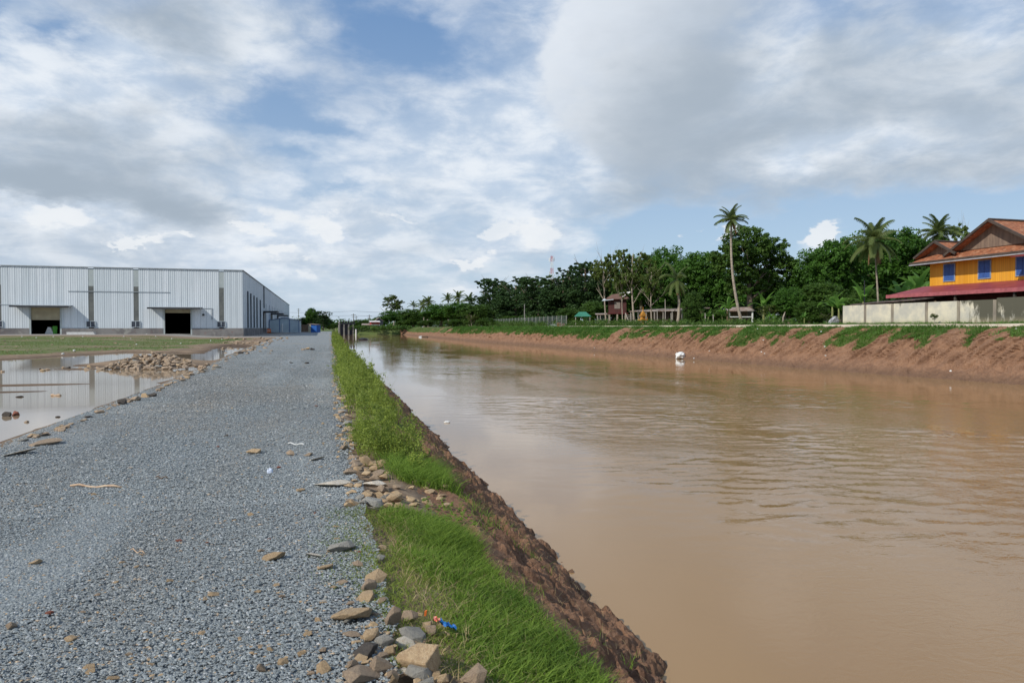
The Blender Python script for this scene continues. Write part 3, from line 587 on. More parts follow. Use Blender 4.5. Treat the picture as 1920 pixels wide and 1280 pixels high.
gA = blades(x, y, terrain(x, y)-.02, hh, np.clip(.0022+y*.0003, .0025, .03), .8, r, -.1)
tag(link('bank_grass', npmesh('bank_grass', *gA[:2], M['weed'], gA[2])), 'long green grass tufts among the weeds on the near bank', 'grass', kind='stuff')
tag(link('weed_stems', npmesh('weed_stems', *wS[:2], M['weed'], wS[2])), 'thin upright stems among the bank weeds', 'weeds', kind='stuff')
# dark green tussock where the weeds begin, and straw on the slope
n = 3800; y = 7.75+1.2*r.rand(n)+.10*r.randn(n); x = .75+.55*r.rand(n)+.1*r.randn(n)
gA = blades(x, y, terrain(x, y)-.02, .12+.18*r.rand(n), .0045, .9, r, -.1)
n = 5000; y2 = 4.5+28*r.rand(n)**1.5; x2 = 1.3+.75*r.rand(n); ok = fbm(x2*1.2, y2*1.2, 3, 51) > .5; x2, y2 = x2[ok], y2[ok]; n = len(x2)
gB = blades(x2, y2, terrain(x2, y2)-.02, .05+.10*r.rand(n), .003, .9, r, 0)
gC = join([gA, gB]); tag(link('tussock_grass', npmesh('tussock_grass', *gC[:2], M['grass'], gC[2])), 'dark green tussock grass hanging over the red earth bank', 'grass', kind='stuff')
n = 700; y = 2.6+14*r.rand(n)**1.3; x = .45+2.1*r.rand(n)**.8; gA = blades(x, y, terrain(x, y)+.02, .04+.08*r.rand(n), .0014, 1.4, r)
n = 2600; y = 2.8+3.4*r.rand(n); x = .42+.85*r.rand(n); gB = blades(x, y, terrain(x, y), (.03+.07*r.rand(n)), .0018, 1.1, r, -.2); gA = join([gA, gB])
tag(link('dry_straw', npmesh('dry_straw', *gA[:2], M['dry'], gA[2])), 'pale dry straws caught on the red earth bank', 'straw', kind='stuff')
# grass hanging down the far bank
fx, fy, fz, fs = [a.ravel() for a in FB]; ok = (fy > 22) & (fy < 200); fx, fy, fz, fs = fx[ok], fy[ok], fz[ok], fs[ok]
pr = sstep(.42, .75, fargrass(fs+.5*(fbm(fy*1.2, fs, 2, 84)-.5), fy))*np.interp(fy, [20, 70, 120, 200], [1, 2.2, 5, 9]); sel = r.choice(len(fx), 62000, p=pr/pr.sum())
x, y, z = fx[sel]+.1*r.randn(len(sel)), fy[sel]+.08*r.randn(len(sel)), fz[sel]; n = len(x)
gA = blades(x, y, z-.04, (.14+.22*r.rand(n))*(.6+.8*fbm(x, y*.7, 2, 4)), .012+.0002*y, .9, r)
tag(link('bank_grass', npmesh('bank_grass', *gA[:2], M['farGrass'], gA[2])), 'green grass hanging in patches down the far canal bank', 'grass', kind='stuff')
n = 9000; y = 22+38*r.rand(n); x = 45.9-1.3*r.rand(n)**1.7; gA = blades(x, y, x*0+1.76, (.12+.32*r.rand(n))*(.5+.9*fbm(y*.8, y*0, 2, 4)), .014, .7, r)
tag(link('verge_grass', npmesh('verge_grass', *gA[:2], M['farGrass'], gA[2])), 'green verge grass at the foot of the concrete wall', 'grass', kind='stuff')
# field grass left
n = 60000; y = 36+70*r.rand(n)**1.2; x = -9-70*r.rand(n); cc = ground_col(x, y, terrain(x, y))[:, 0]; ok = (r.rand(n) < sstep(.35, .8, cc+1.0*(fbm(x*.5, y*.5, 3, 3)-.5))) & inview(x, y); x, y = x[ok], y[ok]; n = len(x)
gA = blades(x, y, terrain(x, y)-.02, .06+.12*r.rand(n), .02, .9, r)
tag(link('field_grass', npmesh('field_grass', *gA[:2], M['fieldgrass'], gA[2])), 'short rough grass on the field before the warehouse', 'grass', kind='stuff')
# ================================================================== TREES
def crown(name, lobes, m, clumps, per, leaf, seed, core=.25, flat=.75, csize=(.16, .30)):
    r = np.random.RandomState(seed); Cs = []; Rs = []
    area = np.array([(l[3]*l[4]+l[3]*l[5]+l[4]*l[5]) for l in lobes]); area = area/area.sum()
    for l, a in zip(lobes, area):
        k = max(4, int(clumps*a)); d = r.randn(k, 3); d[:, 2] = d[:, 2]*.9+.15; d /= np.linalg.norm(d, axis=1)[:, None]
        rad = np.where(r.rand(k) < core, .3+.4*r.rand(k), .80+.28*r.rand(k))[:, None]
        c = np.array(l[:3])+d*rad*np.array(l[3:]); s = (csize[0]+(csize[1]-csize[0])*r.rand(k))*min(l[3], l[4], l[5])*1.1
        Cs.append(c); Rs.append(np.stack([s, s, s*flat], -1))
    C = np.vstack(Cs); R = np.vstack(Rs); ok = C[:, 2] > .25; P, Fc, c = leafcloud(C[ok], R[ok], per, leaf, r, up=.5)
    return npmesh(name, P, Fc, m, c)
def trunkmesh(name, h, r0, limbs, m, seed, bend=.3, fork=.5):
    q = random.Random(seed); b = MB(); bx, by = q.uniform(-bend, bend), q.uniform(-bend, bend)
    ax = lambda t: Vector((bx*math.sin(t*2.2), by*math.sin(t*2.6), h*t))
    b.tube([ax(k/8)-Vector((0, 0, .15 if k == 0 else 0)) for k in range(9)], [r0*(1.25 if k == 0 else 1-.65*k/8) for k in range(9)], 9)
    for i in range(limbs):
        t = fork+(1-fork)*i/max(1, limbs)*.9; p = ax(t); a = i*2.4+q.uniform(-.4, .4); L = q.uniform(.25, .45)*h; rr = r0*(1-.65*t)*.55
        d = Vector((math.cos(a), math.sin(a), q.uniform(.6, 1.2))).normalized(); pts = [p+d*L*s+Vector((0, 0, .12*L*s*s))+Vector((q.uniform(-.08, .08), q.uniform(-.08, .08), 0))*s*L for s in (0, .33, .66, 1)]
        b.tube(pts, [rr, rr*.75, rr*.5, rr*.22], 6)
        for j in range(2):
            s = pts[1+j]; d2 = (d+Vector((q.uniform(-.8, .8), q.uniform(-.8, .8), q.uniform(0, .6)))).normalized(); b.tube([s, s+d2*L*.3, s+d2*L*.55+Vector((0, 0, .1*L))], [rr*.45, rr*.3, rr*.12], 5)
    return b.mesh(name, m, True)
def rl(seed, n, cx, cz, wx, wz, rmin, rmax, asp=.8):
    q = random.Random(seed); out = []
    for i in range(n):
        a = q.uniform(0, 2*PI); t = math.sqrt(q.random()); s = q.uniform(rmin, rmax); out.append((cx+math.cos(a)*t*wx, math.sin(a)*t*wx*.8, cz+q.uniform(-1, 1)*wz*(1-.5*t), s, s, s*asp))
    return out
KIND = {}
def kind(key, cr, tr): KIND[key] = (cr, tr)
# every kind is 10 m tall and about 8 m wide before it is scaled
kind('dense', crown('crown', [(0, 0, 6.2, 3.1, 3.1, 3.2)]+rl(1, 11, 0, 5.6, 2.5, 2.9, 1.2, 1.9), M['leaf_rich'], 520, 58, .17, 1, .3), trunkmesh('trunk', 6, .32, 5, M['trunk'], 1))
kind('round', crown('crown', [(0, 0, 6.8, 2.9, 2.9, 2.7)]+rl(2, 12, 0, 5.6, 2.7, 2.6, 1.1, 1.8), M['leaf_rich'], 520, 58, .17, 2, .3), trunkmesh('trunk', 6, .32, 5, M['trunk'], 2))
kind('bushy', crown('crown', [(0, 0, 4.8, 3.0, 3.0, 3.9)]+rl(3, 11, 0, 4.6, 2.6, 3.6, 1.0, 1.8), M['leaf_mid'], 520, 50, .16, 3, .3), trunkmesh('trunk', 5, .25, 4, M['trunk'], 3))
kind('dark', crown('crown', [(q[0], q[1], q[2], q[3]*.8, q[4]*.8, q[5]*1.5) for q in rl(4, 17, 0, 5.0, 3.1, 3.4, .8, 1.4, 1.0)]+[(0, 0, 4, 2.6, 2.6, 3.2)], M['leaf_dark'], 560, 46, .15, 4, .25, .6, (.13, .30)), trunkmesh('trunk', 7, .25, 6, M['trunk'], 4))
kind('dark2', crown('crown', [(q[0], q[1], q[2], q[3]*1.25, q[4]*1.1, q[5]*.55) for q in rl(5, 24, .2, 5.4, 3.0, 3.8, .8, 1.3, .9)]+[(0, 0, 3.6, 2.2, 2.2, 3)], M['leaf_dark'], 540, 46, .15, 5, .25, .5, (.16, .34)), trunkmesh('trunk', 7.5, .25, 6, M['trunk'], 5))
kind('loose', crown('crown', rl(6, 16, 0, 7.1, 2.8, 2.3, .55, 1.05, .8), M['leaf_olive'], 330, 34, .15, 6, .25), trunkmesh('trunk', 8.4, .17, 9, M['paletrunk'], 6, .5, .38))
kind('loose2', crown('crown', rl(7, 18, .2, 6.9, 2.9, 2.6, .5, 1.0, .8), M['leaf_olive'], 340, 34, .14, 7, .25), trunkmesh('trunk', 8.6, .17, 10, M['paletrunk'], 7, .6, .3))
kind('big', crown('crown', [(-.6, 0, 7.6, 2.0, 2.0, 1.9), (-2.5, 0, 6.3, 1.3, 1.5, 1.4), (1.4, 0, 7.3, 1.7, 1.8, 1.6), (2.9, 0, 5.6, 1.2, 1.3, 1.2), (0, .4, 5.2, 2.2, 2.0, 1.5), (3.0, -.4, 6.0, 1.0, 1, .8), (-1.2, 0, 3.9, 1.2, 1.2, 1), (1.4, 0, 3.6, 1.4, 1.3, 1.1)]+rl(8, 9, 0, 6.0, 3.0, 2.4, .6, 1.0), M['leaf_mid'], 900, 46, .12, 8, .35, .7, (.12, .26)), trunkmesh('trunk', 6.5, .33, 8, M['trunk'], 8, .2, .4))
def tree(px, top, wpx, X, k, label, group=None, cat='tree', name='tree', z0=1.75, rot=None, D=None, base=None):
    if D is None: D = d_at_x(px, X)
    x, y = at_d(px, D); h = zof(top, D)-z0; w = wpx/F*D
    root = empty(name, (x, y, z0), rnd.uniform(0, 6.28) if rot is None else rot, label, cat, group)
    cr, tr = KIND[k]; s = (w/7.0, w/7.0, h/9.7)
    for nm, me in (('trunk', tr), ('crown', cr)): o = link(nm, me, root); o.scale = s
    return root
TG = 'trees standing in a row along the far bank'
tr_list = [
 # px, top, width, X, kind, label
 (712, 592, 34, 34, 'bushy', 'small round tree at the distant left end of the far bank tree line'),
 (738, 550, 60, 38, 'loose2', 'tall airy tree rising alone above the distant left end of the tree line'),
 (742, 582, 66, 37, 'dense', 'dense dark tree at the foot of the tall airy distant tree'),
 (775, 575, 60, 38, 'bushy', 'dark bushy tree between the tall airy tree and the distant coconut palms'),
 (826, 570, 76, 40, 'dense', 'low dense tree just right of the pair of distant coconut palms'),
 (862, 567, 76, 42, 'round', 'low rounded tree under the two small palm tops in the distance'),
 (896, 566, 76, 43, 'bushy', 'bushy tree at the left foot of the tall dark trees'),
 (926, 508, 90, 52, 'dark2', 'leftmost of the tall dark trees behind the wire fence'),
 (968, 508, 110, 53, 'dark', 'dark tree behind the left part of the wire fence'),
 (1012, 504, 116, 54, 'dark2', 'dark tree standing left of the red and white mast'),
 (1056, 490, 120, 56, 'dark', 'dark feathery tree just right of the red and white mast'),
 (1098, 470, 110, 58, 'dark2', 'tallest dark feathery tree with ragged top behind the green roofed kiosk'),
 (1250, 466, 110, 60, 'dense', 'dense green tree behind the leaning palm with drooping fronds'),
 (1312, 472, 106, 56, 'round', 'dense rounded tree just left of the tall slender coconut palm'),
 (1352, 505, 80, 58, 'dense', 'shorter dense tree behind the trunk of the tall slender coconut palm'),
 (1518, 471, 86, 60, 'dense', 'rounded mango tree right of the big spreading tree'),
 (1572, 446, 116, 64, 'round', 'mango tree left of the white trunked coconut palm'),
 (1632, 436, 120, 72, 'dense', 'large mango tree behind the white trunked coconut palm'),
 (1688, 428, 120, 76, 'round', 'highest domed mango tree right of the white trunked coconut palm'),
 (1742, 452, 100, 78, 'dense', 'mango tree beside the left end of the yellow house'),
 (1800, 412, 92, 92, 'loose', 'open airy tree beside the palm behind the yellow house roof'),
 (1830, 440, 90, 90, 'round', 'dark tree hidden behind the small gable of the yellow house'),
 (1540, 520, 110, 54, 'bushy', 'low dark tree shading the ground left of the wall'),
 (1470, 524, 90, 58, 'dense', 'dark low tree below the right side of the big spreading tree'),
 (1205, 480, 110, 66, 'dense', 'dark tree behind the twin pale trunks'),
 (1150, 500, 110, 66, 'bushy', 'dark tree behind the red stilt house'),
]
for i, (px, top, w, X, k, lab) in enumerate(tr_list): tree(px, top, w, X, k, lab, TG)
BIG = tree(1408, 424, 142, 53, 'big', 'big spreading tree right of the tall slender coconut palm', TG, rot=-TH)
tree(1137, 464, 70, 47.5, 'loose', 'slim pale trunked tree in front of the red stilt house', TG)
tree(1190, 458, 90, 47.5, 'loose2', 'pale trunked open tree beside the golden shrine', TG)
tree(1168, 496, 50, 46.8, 'loose', 'small leafy tree overhanging the stilt house roof', TG)
tree(1222, 492, 62, 46.9, 'loose2', 'thin leafy tree between the golden shrine and the leaning palm', TG)
tree(1300, 540, 46, 47.2, 'bushy', 'low leafy tree at the right end of the long low shed', TG)
# second row closing the view into the orchard
for i, (px, top, w, X, k, lab) in enumerate([
 (1000, 540, 130, 80, 'bushy', 'tree deep in the orchard behind the wire fence'), (1080, 530, 130, 84, 'dense', 'tree deep in the orchard behind the green roofed kiosk'),
 (1160, 530, 130, 84, 'bushy', 'tree deep in the orchard behind the red stilt house'), (1240, 530, 130, 80, 'round', 'tree deep in the orchard behind the golden shrine'),
 (1330, 530, 130, 78, 'bushy', 'tree deep in the orchard left of the tall slender palm'), (1420, 520, 140, 78, 'dense', 'tree deep in the orchard behind the big spreading tree'),
 (1500, 510, 130, 78, 'bushy', 'tree deep in the orchard between the big spreading tree and the mango trees'), (1600, 500, 140, 86, 'bushy', 'tree deep in the orchard behind the mango trees'),
 (1700, 490, 140, 92, 'dense', 'tree deep in the orchard left of the yellow house'), (1790, 470, 120, 104, 'round', 'tree deep in the orchard above the yellow house roof'),
 (930, 562, 90, 70, 'bushy', 'tree deep in the orchard left of the tall dark trees'), (870, 582, 90, 64, 'bushy', 'far low tree filling the line behind the distant palm tops'),
 (800, 588, 80, 60, 'bushy', 'far low tree filling the line behind the pair of distant palms')]):
    tree(px, top, w, X, k, lab, 'trees filling the orchard behind the far bank')
# low bushes
BU = 'bushes at the edge of the orchard'
for px, top, w, X, k, lab in [(760, 600, 40, 35, 'bushy', 'low bush at the distant foot of the tall airy tree'), (800, 598, 36, 36, 'bushy', 'low bush below the pair of distant coconut palms'), (850, 597, 40, 38, 'bushy', 'low bush below the first distant palm top'),
 (885, 588, 30, 40, 'loose2', 'small bright yellowish green bush left of the wire fence'), (912, 594, 40, 41, 'bushy', 'creeper covered bush at the left end of the wire fence'), (1008, 590, 70, 50, 'bushy', 'bush behind the middle of the wire fence'),
 (960, 590, 60, 50, 'bushy', 'bush behind the left half of the wire fence'), (1066, 574, 50, 50, 'bushy', 'dark bush left of the green roofed kiosk'), (1112, 560, 60, 54, 'bushy', 'dark bush between the kiosk and the red stilt house'), (1310, 586, 50, 48, 'bushy', 'grassy bush right of the long low shed'),
 (1440, 570, 60, 48, 'loose2', 'pale thin bush right of the big spreading tree trunk'), (1478, 540, 62, 50, 'dense', 'very dark round bush right of the big spreading tree'), (1520, 560, 66, 50, 'bushy', 'dark bush left of the banana plants by the wall'), (1548, 588, 30, 47, 'loose', 'small leafy bush near the left end of the wall'),
 (1345, 575, 50, 52, 'bushy', 'dark bush behind the banana plants left of the tall palm'), (1620, 530, 70, 56, 'bushy', 'dark bush behind the left end of the wall'), (1690, 540, 70, 60, 'bushy', 'dark bush behind the wall below the white trunked palm'), (1240, 570, 70, 56, 'bushy', 'dark bush behind the long low shed'), (1400, 560, 60, 56, 'bushy', 'dark bush behind the little tin roofed shack')]:
    tree(px, top, w, X, k, lab, BU, 'bush', 'bush')
tree(1751, 586, 17, 45.2, 'loose', 'small weed bush growing against the concrete wall', None, 'bush', 'bush')
# distant left trees
FARL = 'distant trees beyond the end of the gravel road'
for px, top, w, D, k, lab in [(584, 577, 22, 300, 'round', 'taller dark tree beyond the warehouse end'), (606, 577, 36, 290, 'dark2', 'flat topped dark tree at the end of the gravel road'), (598, 590, 50, 310, 'dense', 'dense tree between the two taller distant trees on the left'),
 (572, 592, 30, 320, 'bushy', 'dark low tree just behind the grey cabin roof'), (640, 602, 44, 420, 'bushy', 'far tree just left of the sluice gate'), (676, 597, 46, 420, 'bushy', 'far tree right of the sluice gate'), (700, 598, 50, 430, 'dense', 'far tree behind the red and white building'), (618, 604, 30, 400, 'bushy', 'far low tree left of the sluice gate')]:
    tree(px, top, w, None, k, lab, FARL, z0=.6, D=D)
# a far wood closing the horizon
r = np.random.RandomState(77); n = 900; xx = np.concatenate([-150+900*r.rand(500), 120+500*r.rand(400)]); yy = np.concatenate([560+120*r.rand(500), 140+500*r.rand(400)]); C = np.stack([xx, yy, 2+5*r.rand(n)], -1)
fw = leafcloud(C, np.stack([6+3*r.rand(n), 6+3*r.rand(n), 3+2.5*r.rand(n)], -1), 40, 1.0, r)
tag(link('far_wood', npmesh('far_wood', *fw[:2], M['leaf_mid'], fw[2])), 'low far wood on the horizon behind everything', 'wood', kind='stuff')
# ------------------------------------------------------------------ palms
def frond(name, L, up, droop, seed, nl=46, ll=.62, m=None):
    q = random.Random(seed); V = []; Fs = []; cs = []; pts = []
    n = nl; p = Vector((0, 0, 0)); a = up; tw = q.uniform(-.2, .2)
    for i in range(n+1):
        t = i/n; pts.append(p.copy()); p = p+Vector((math.cos(a), tw*t*.3, math.sin(a)))*L/n; a = up-droop*t**1.3
    b = 0
    for i in range(0, n-1):                     # rachis as a thin strip pair
        w = .035*(1-i/n)+.006
        V += [pts[i]+Vector((0, w, 0)), pts[i]-Vector((0, w, 0)), pts[i+1]-Vector((0, w, 0)), pts[i+1]+Vector((0, w, 0))]; Fs.append((b, b+1, b+2, b+3)); b += 4; cs += [.9]*4
    for i in range(4, n+1):
        t = i/n; l = ll*L*.42*math.sin(min(1, t*1.25+.18)*PI*.86)**.6*q.uniform(.85, 1.1)*(1 if t < .85 else 1-.4*(t-.85)/.15)
        T = (pts[i]-pts[i-1]).normalized()
        for sgn in (-1, 1):
            out = (Vector((T.x*.55, sgn*.85, T.z*.55-.10))).normalized(); p0 = pts[i]; p1 = p0+out*l*.5; p2 = p1+(out+Vector((0, 0, -.8-.5*q.random()))).normalized()*l*.55
            wv = T*.032; c = q.uniform(.1, .8); V += [p0-wv, p0+wv, p1+wv, p1-wv]; Fs.append((b, b+1, b+2, b+3)); V += [p1-wv, p1+wv, p2+wv*.15, p2-wv*.15]; Fs.append((b+4, b+5, b+6, b+7)); b += 8; cs += [c]*8
    return npmesh(name, [tuple(v) for v in V], Fs, m or M['frond'], np.repeat(np.array(cs)[:, None], 3, 1))
FR = {'up': [frond('frond', 3.0, 1.35, 1.1, s) for s in (1, 2)], 'mid': [frond('frond', 3.3, .75, 1.5, s) for s in (3, 4)], 'out': [frond('frond', 3.3, .25, 1.25, s) for s in (5, 6)],
      'down': [frond('frond', 3.0, -.45, .95, s) for s in (7, 8)], 'dead': [frond('frond', 2.6, -1.1, .45, 9, m=M['frond_dead'])]}
def palm(base, top, r0, fronds, label, scale=1.0, seed=1, bow=.5, group='coconut palms among the trees', cocos=True, m='paletrunk'):
    q = random.Random(seed); root = empty('coconut_palm', base, 0, label, 'palm', group)
    t = Vector(top)-Vector(base); side = Vector((t.y, -t.x, 0)); side = side.normalized() if side.length > .2 else Vector((1, 0, 0)); b = MB(); pts = []; rad = []
    for i in range(25):
        s = i/24; p = Vector((t.x*s**.8, t.y*s**.8, t.z*s)); p = p+Vector((t.x, t.y, 0))*0+Vector((bow*math.sin(s*PI), 0, 0)); pts.append(p-Vector((0, 0, .2 if i == 0 else 0))); rad.append(r0*(1.5-.5*min(1, s*8))*(1-.42*s)*(1.06 if i % 2 else .97))
    b.tube(pts, rad, 10).build('trunk', M[m], root, True)
    k = 0
    for kindn, num in fronds:
        for j in range(num):
            a = k*2.39996+q.uniform(-.25, .25); k += 1; me = q.choice(FR[kindn]); s = scale*q.uniform(.88, 1.1)
            o = link('frond', me, root, t+Vector((0, 0, .05*k*.1)), (q.uniform(-.25, .25), q.uniform(-.15, .15), a), (s, s, s))
    if cocos:
        c = MB()
        for j in range(7):
            a = j*.9; bm = bmesh.new(); bmesh.ops.create_icosphere(bm, subdivisions=1, radius=.14*scale); off = t+Vector((math.cos(a)*.27, math.sin(a)*.27, -.28-.07*(j % 3)))*1
            c.add([v.co+off for v in bm.verts], [tuple(v.index for v in f.verts) for f in bm.faces]); bm.free()
        c.build('coconut', M['leaf_mid'], root, True)
    return root
def wpt(px, py, D): x, y = at_d(px, D); return Vector((x, y, zof(py, D)))
def palmAt(bpx, X, tpx, tpy, *a, z0=1.75, **k):
    D = d_at_x(bpx, X); b_ = Vector((*at_d(bpx, D), z0)); return palm(b_, wpt(tpx, tpy, D), *a, **k)
palmAt(1393, 48, 1370, 415, .18, [('up', 5), ('mid', 7), ('out', 6), ('down', 3), ('dead', 2)], 'tall slender coconut palm leaning left with a long bare trunk', .74, 4, -.5)
palmAt(1649, 55, 1637, 452, .11, [('up', 4), ('mid', 5), ('out', 4), ('down', 14), ('dead', 5)], 'coconut palm with a thin white trunk and fronds hanging low behind the wall', 1.0, 5, .1, cocos=False)
palmAt(1766, 80, 1758, 440, .22, [('up', 7), ('mid', 9), ('out', 8), ('down', 6)], 'coconut palm behind the left gable of the yellow house', 1.0, 6, .2)
palmAt(1270, 47.5, 1268, 524, .24, [('up', 2), ('mid', 3), ('down', 8), ('dead', 3)], 'stout leaning palm with drooping ragged fronds before the long low shed', .95, 7, .35)
palmAt(795, 38, 793, 573, .35, [('up', 3), ('mid', 6), ('out', 5), ('down', 5)], 'left one of the pair of distant coconut palms', 1.2, 8, .2)
palmAt(803, 38, 803, 567, .35, [('up', 4), ('mid', 6), ('out', 5), ('down', 5)], 'right one of the pair of distant coconut palms', 1.2, 9, -.3)
palmAt(841, 50, 840, 563, .3, [('up', 4), ('mid', 5), ('out', 5)], 'left small palm top above the distant tree line', 1.3, 10, 0)
palmAt(860, 50, 859, 559, .3, [('up', 6), ('mid', 5), ('out', 3), ('down', 3)], 'spiky upright palm top above the distant tree line', 1.3, 11, 0)
palmAt(880, 50, 880, 565, .3, [('up', 3), ('mid', 5), ('out', 5)], 'right small palm top above the distant tree line', 1.3, 12, 0)
palmAt(946, 58, 945, 541, .3, [('up', 4), ('mid', 5), ('out', 5)], 'palm top poking out of the left dark trees', 1.2, 13, 0)
palmAt(775, 40, 775, 573, .3, [('up', 3), ('mid', 5), ('out', 5)], 'low distant palm left of the pair of coconut palms', 1.2, 14, 0)
# ------------------------------------------------------------------ banana plants
def bleaf(L, W, up, droop, seed):
    q = random.Random(seed); n = 16; V = []; Fs = []; p = Vector((0, 0, 0)); a = up; cs = []
    for i in range(n+1):
        t = i/n; w = W*max(.03, math.sin(PI*min(1, t*.93+.04))**.6)*(1 if t > .12 else .12); sd = Vector((0, 1, 0)); dz = w*.25
        jag = q.uniform(.82, 1.05)
        V += [p+sd*w*jag-Vector((0, 0, dz*.5)), p+Vector((0, 0, .0)), p-sd*w*q.uniform(.82, 1.05)-Vector((0, 0, dz*.5))]; cs += [.7, .3, .6]
        p = p+Vector((math.cos(a), 0, math.sin(a)))*L/n; a = up-droop*t**1.2
    for i in range(n):
        k = 3*i; Fs += [(k, k+1, k+4, k+3), (k+1, k+2, k+5, k+4)]
    return npmesh('leaf', [tuple(v) for v in V], Fs, M['banana'], np.repeat(np.array(cs)[:, None], 3, 1))
BL = [bleaf(2.1, .27, 1.25, 1.7, 1), bleaf(2.2, .28, 1.0, 2.1, 2), bleaf(1.9, .25, 1.4, .9, 3), bleaf(2.0, .26, .7, 1.9, 4)]
bt = MB().tube([(0, 0, -.1), (.02, 0, .7), (0, .03, 1.4), (0, 0, 1.9)], [.15, .13, .10, .06], 9).mesh('stem', simple('banana_stem', (.20, .24, .08), (.16, .12, .06), 4), True)
def banana(px, X, h, label, seed, nl=8, z0=1.75, group='banana plants along the orchard edge'):
    q = random.Random(seed); D = d_at_x(px, X); x, y = at_d(px, D); root = empty('banana_plant', (x, y, z0), q.uniform(0, 6), label, 'banana plant', group); s = h/3.4
    link('stem', bt, root, scale=(s, s, s))
    for i in range(nl): k = s*q.uniform(.8, 1.1); link('leaf', BL[i % 4], root, (0, 0, 1.8*s), (0, q.uniform(-.15, .15), i*2.4+q.uniform(-.3, .3)), (k, k, k))
for px, X, h, lab, sd in [(1328, 47.5, 2.3, 'small banana plant with arching leaves right of the long low shed', 1), (1366, 47.5, 3.8, 'tall banana plant with an upright stem left of the tall slender palm', 2), (1354, 49, 2.6, 'banana clump just left of the tall banana stem', 3),
    (1432, 52, 4.4, 'banana plant in the shade behind the big spreading tree trunk', 4), (1560, 48, 3.4, 'banana plant with broad arching leaves left of the wall', 5), (1572, 47, 3.0, 'banana plant touching the left end of the wall', 6), (1508, 47, 1.5, 'young banana plant beside the dirt road', 7),
    (1618, 50, 4.2, 'banana plant looking over the left end of the wall', 8), (1716, 57, 5.6, 'bright banana plant beside the left end of the yellow house', 9), (1734, 60, 6.2, 'darker banana plant behind the bright one at the yellow house', 10), (1288, 47, 1.5, 'young banana plant below the right end of the long low shed', 11), (1690, 60, 5.0, 'banana plant behind the wall right of the white trunked palm', 12), (1445, 47, 1.6, 'low banana plant right of the big spreading tree trunk', 13)]: banana(px, X, h, lab, sd)
# ================================================================== WAREHOUSE
WH = empty('warehouse', (-15.6, 134, .44), math.radians(.91), 'long white metal warehouse with dark window strips and two loading doors', 'warehouse')
WL, WD, WHH = 74.0, 200.0, 11.5
g = G('corrugated_white', .42, .4); v = g.co(); sx = g.N.new('ShaderNodeSeparateXYZ'); g.L.new(v, sx.inputs[0])
u = g.math('ADD', sx.outputs[0], sx.outputs[1]); cell = g.math('FLOOR', g.math('DIVIDE', u, 1.02)); wn = g.N.new('ShaderNodeTexWhiteNoise'); wn.noise_dimensions = '1D'; g.L.new(cell, wn.inputs['W'])
c = g.mix(wn.outputs[0], (.56, .61, .64), (.66, .70, .73)); stn = g.noise(g.co(sc=(1, 1, .06)), 2.2, 6, .65); c = g.mix(g.ss(stn, .52, .78, 0, .6), c, (.34, .38, .40))
big = g.noise(v, .12, 4); c = g.mix(g.ss(big, .4, .7, 0, .25), c, (.45, .51, .55)); seam = g.math('LESS_THAN', g.math('FRACT', g.math('DIVIDE', u, 1.02)), .075); c = g.mix(g.math('MULTIPLY', seam, .55), c, (.22, .25, .28))
g.col(c); g.bump(g.noise(v, .8, 3), .25, .06); M['corr'] = g.m
g = G('plinth', .9, .2); n = g.noise(g.co(), .25, 5, .6); n2 = g.noise(g.co(), 1.5, 6, .7); c = g.mix(g.ss(n, .40, .60), (.23, .22, .21), (.14, .13, .13)); c = g.mix(g.ss(n2, .55, .7, 0, .5), c, (.22, .10, .08)); c = g.mix(g.ss(g.noise(g.co(), .5, 4), .55, .7, 0, .8), c, (.33, .32, .29)); g.col(c); M['plinth'] = g.m
M['strip'] = simple('strip_glazing', (.16, .165, .15), (.11, .115, .11), 1, .35, .1); M['strip_pale'] = simple('strip_pale', (.42, .46, .45), (.36, .40, .40), 1, .4, .1)
M['roofmetal'] = simple('roof_metal', (.5, .55, .58), (.4, .45, .48), .5, .4, .1)
def wx(px): D = 134/(math.cos(TH)-(px-960)/F*math.sin(TH)); return at_d(px, D)[0]+15.6     # along the front, 0 at the corner, negative to the left
def wz(py, px=250): D = 134/(math.cos(TH)-(px-960)/F*math.sin(TH)); return zof(py, D)-.44
def ribbed(x0, x1, z0, z1, axis, sgn=1):         # corrugated sheet: vertical ribs
    b = MB(); prof = []; x = x0
    while x < x1-.001:
        for dx, dd in ((0, 0), (.13, 0), (.17, .02), (.24, .02), (.28, 0)):
            if x+dx < x1: prof.append((x+dx, dd))
        x += .34
    prof.append((x1, 0))
    vs = []
    for (a, d) in prof:
        for z in (z0, z1): vs.append((a, -d*sgn, z) if axis == 'x' else (d*sgn, a, z))
    return b.add(vs, [(2*i, 2*i+2, 2*i+3, 2*i+1) for i in range(len(prof)-1)])
doors = [(wx(61), wx(115), 4.55), (wx(310), wx(358), 4.4)]
strips = [(wx(-4), wx(6)), (wx(168), wx(178)), (wx(252), wx(261.5)), (wx(411.5), wx(420.5))]
cuts = sorted([(a, b_, 'd', h) for a, b_, h in doors]+[(a, b_, 's', 0) for a, b_ in strips]); x = -WL; F1_ = MB()
for a, b_, kd, h in cuts:
    q = ribbed(x, a, 1.05, WHH, 'x'); F1_.add(q.v, q.f); x = b_
    if kd == 'd': q = ribbed(a, b_, h, WHH, 'x'); F1_.add(q.v, q.f)
q = ribbed(x, 0, 1.05, WHH, 'x'); F1_.add(q.v, q.f); F1_.build('front_wall', M['corr'], WH)
ribbed(0, WD, 1.05, WHH, 'y').build('side_wall', M['corr'], WH)
b = MB().box(-WL-.02, -WL, 0, WD, 0, WHH).box(-WL, 0, WD-.02, WD, 0, WHH); b.build('back_wall', M['corr'], WH)
b = MB(); x = -WL
for a, b_, h in doors: b.box(x, a-.25, -.12, .15, -.6, 1.05); x = b_+.25
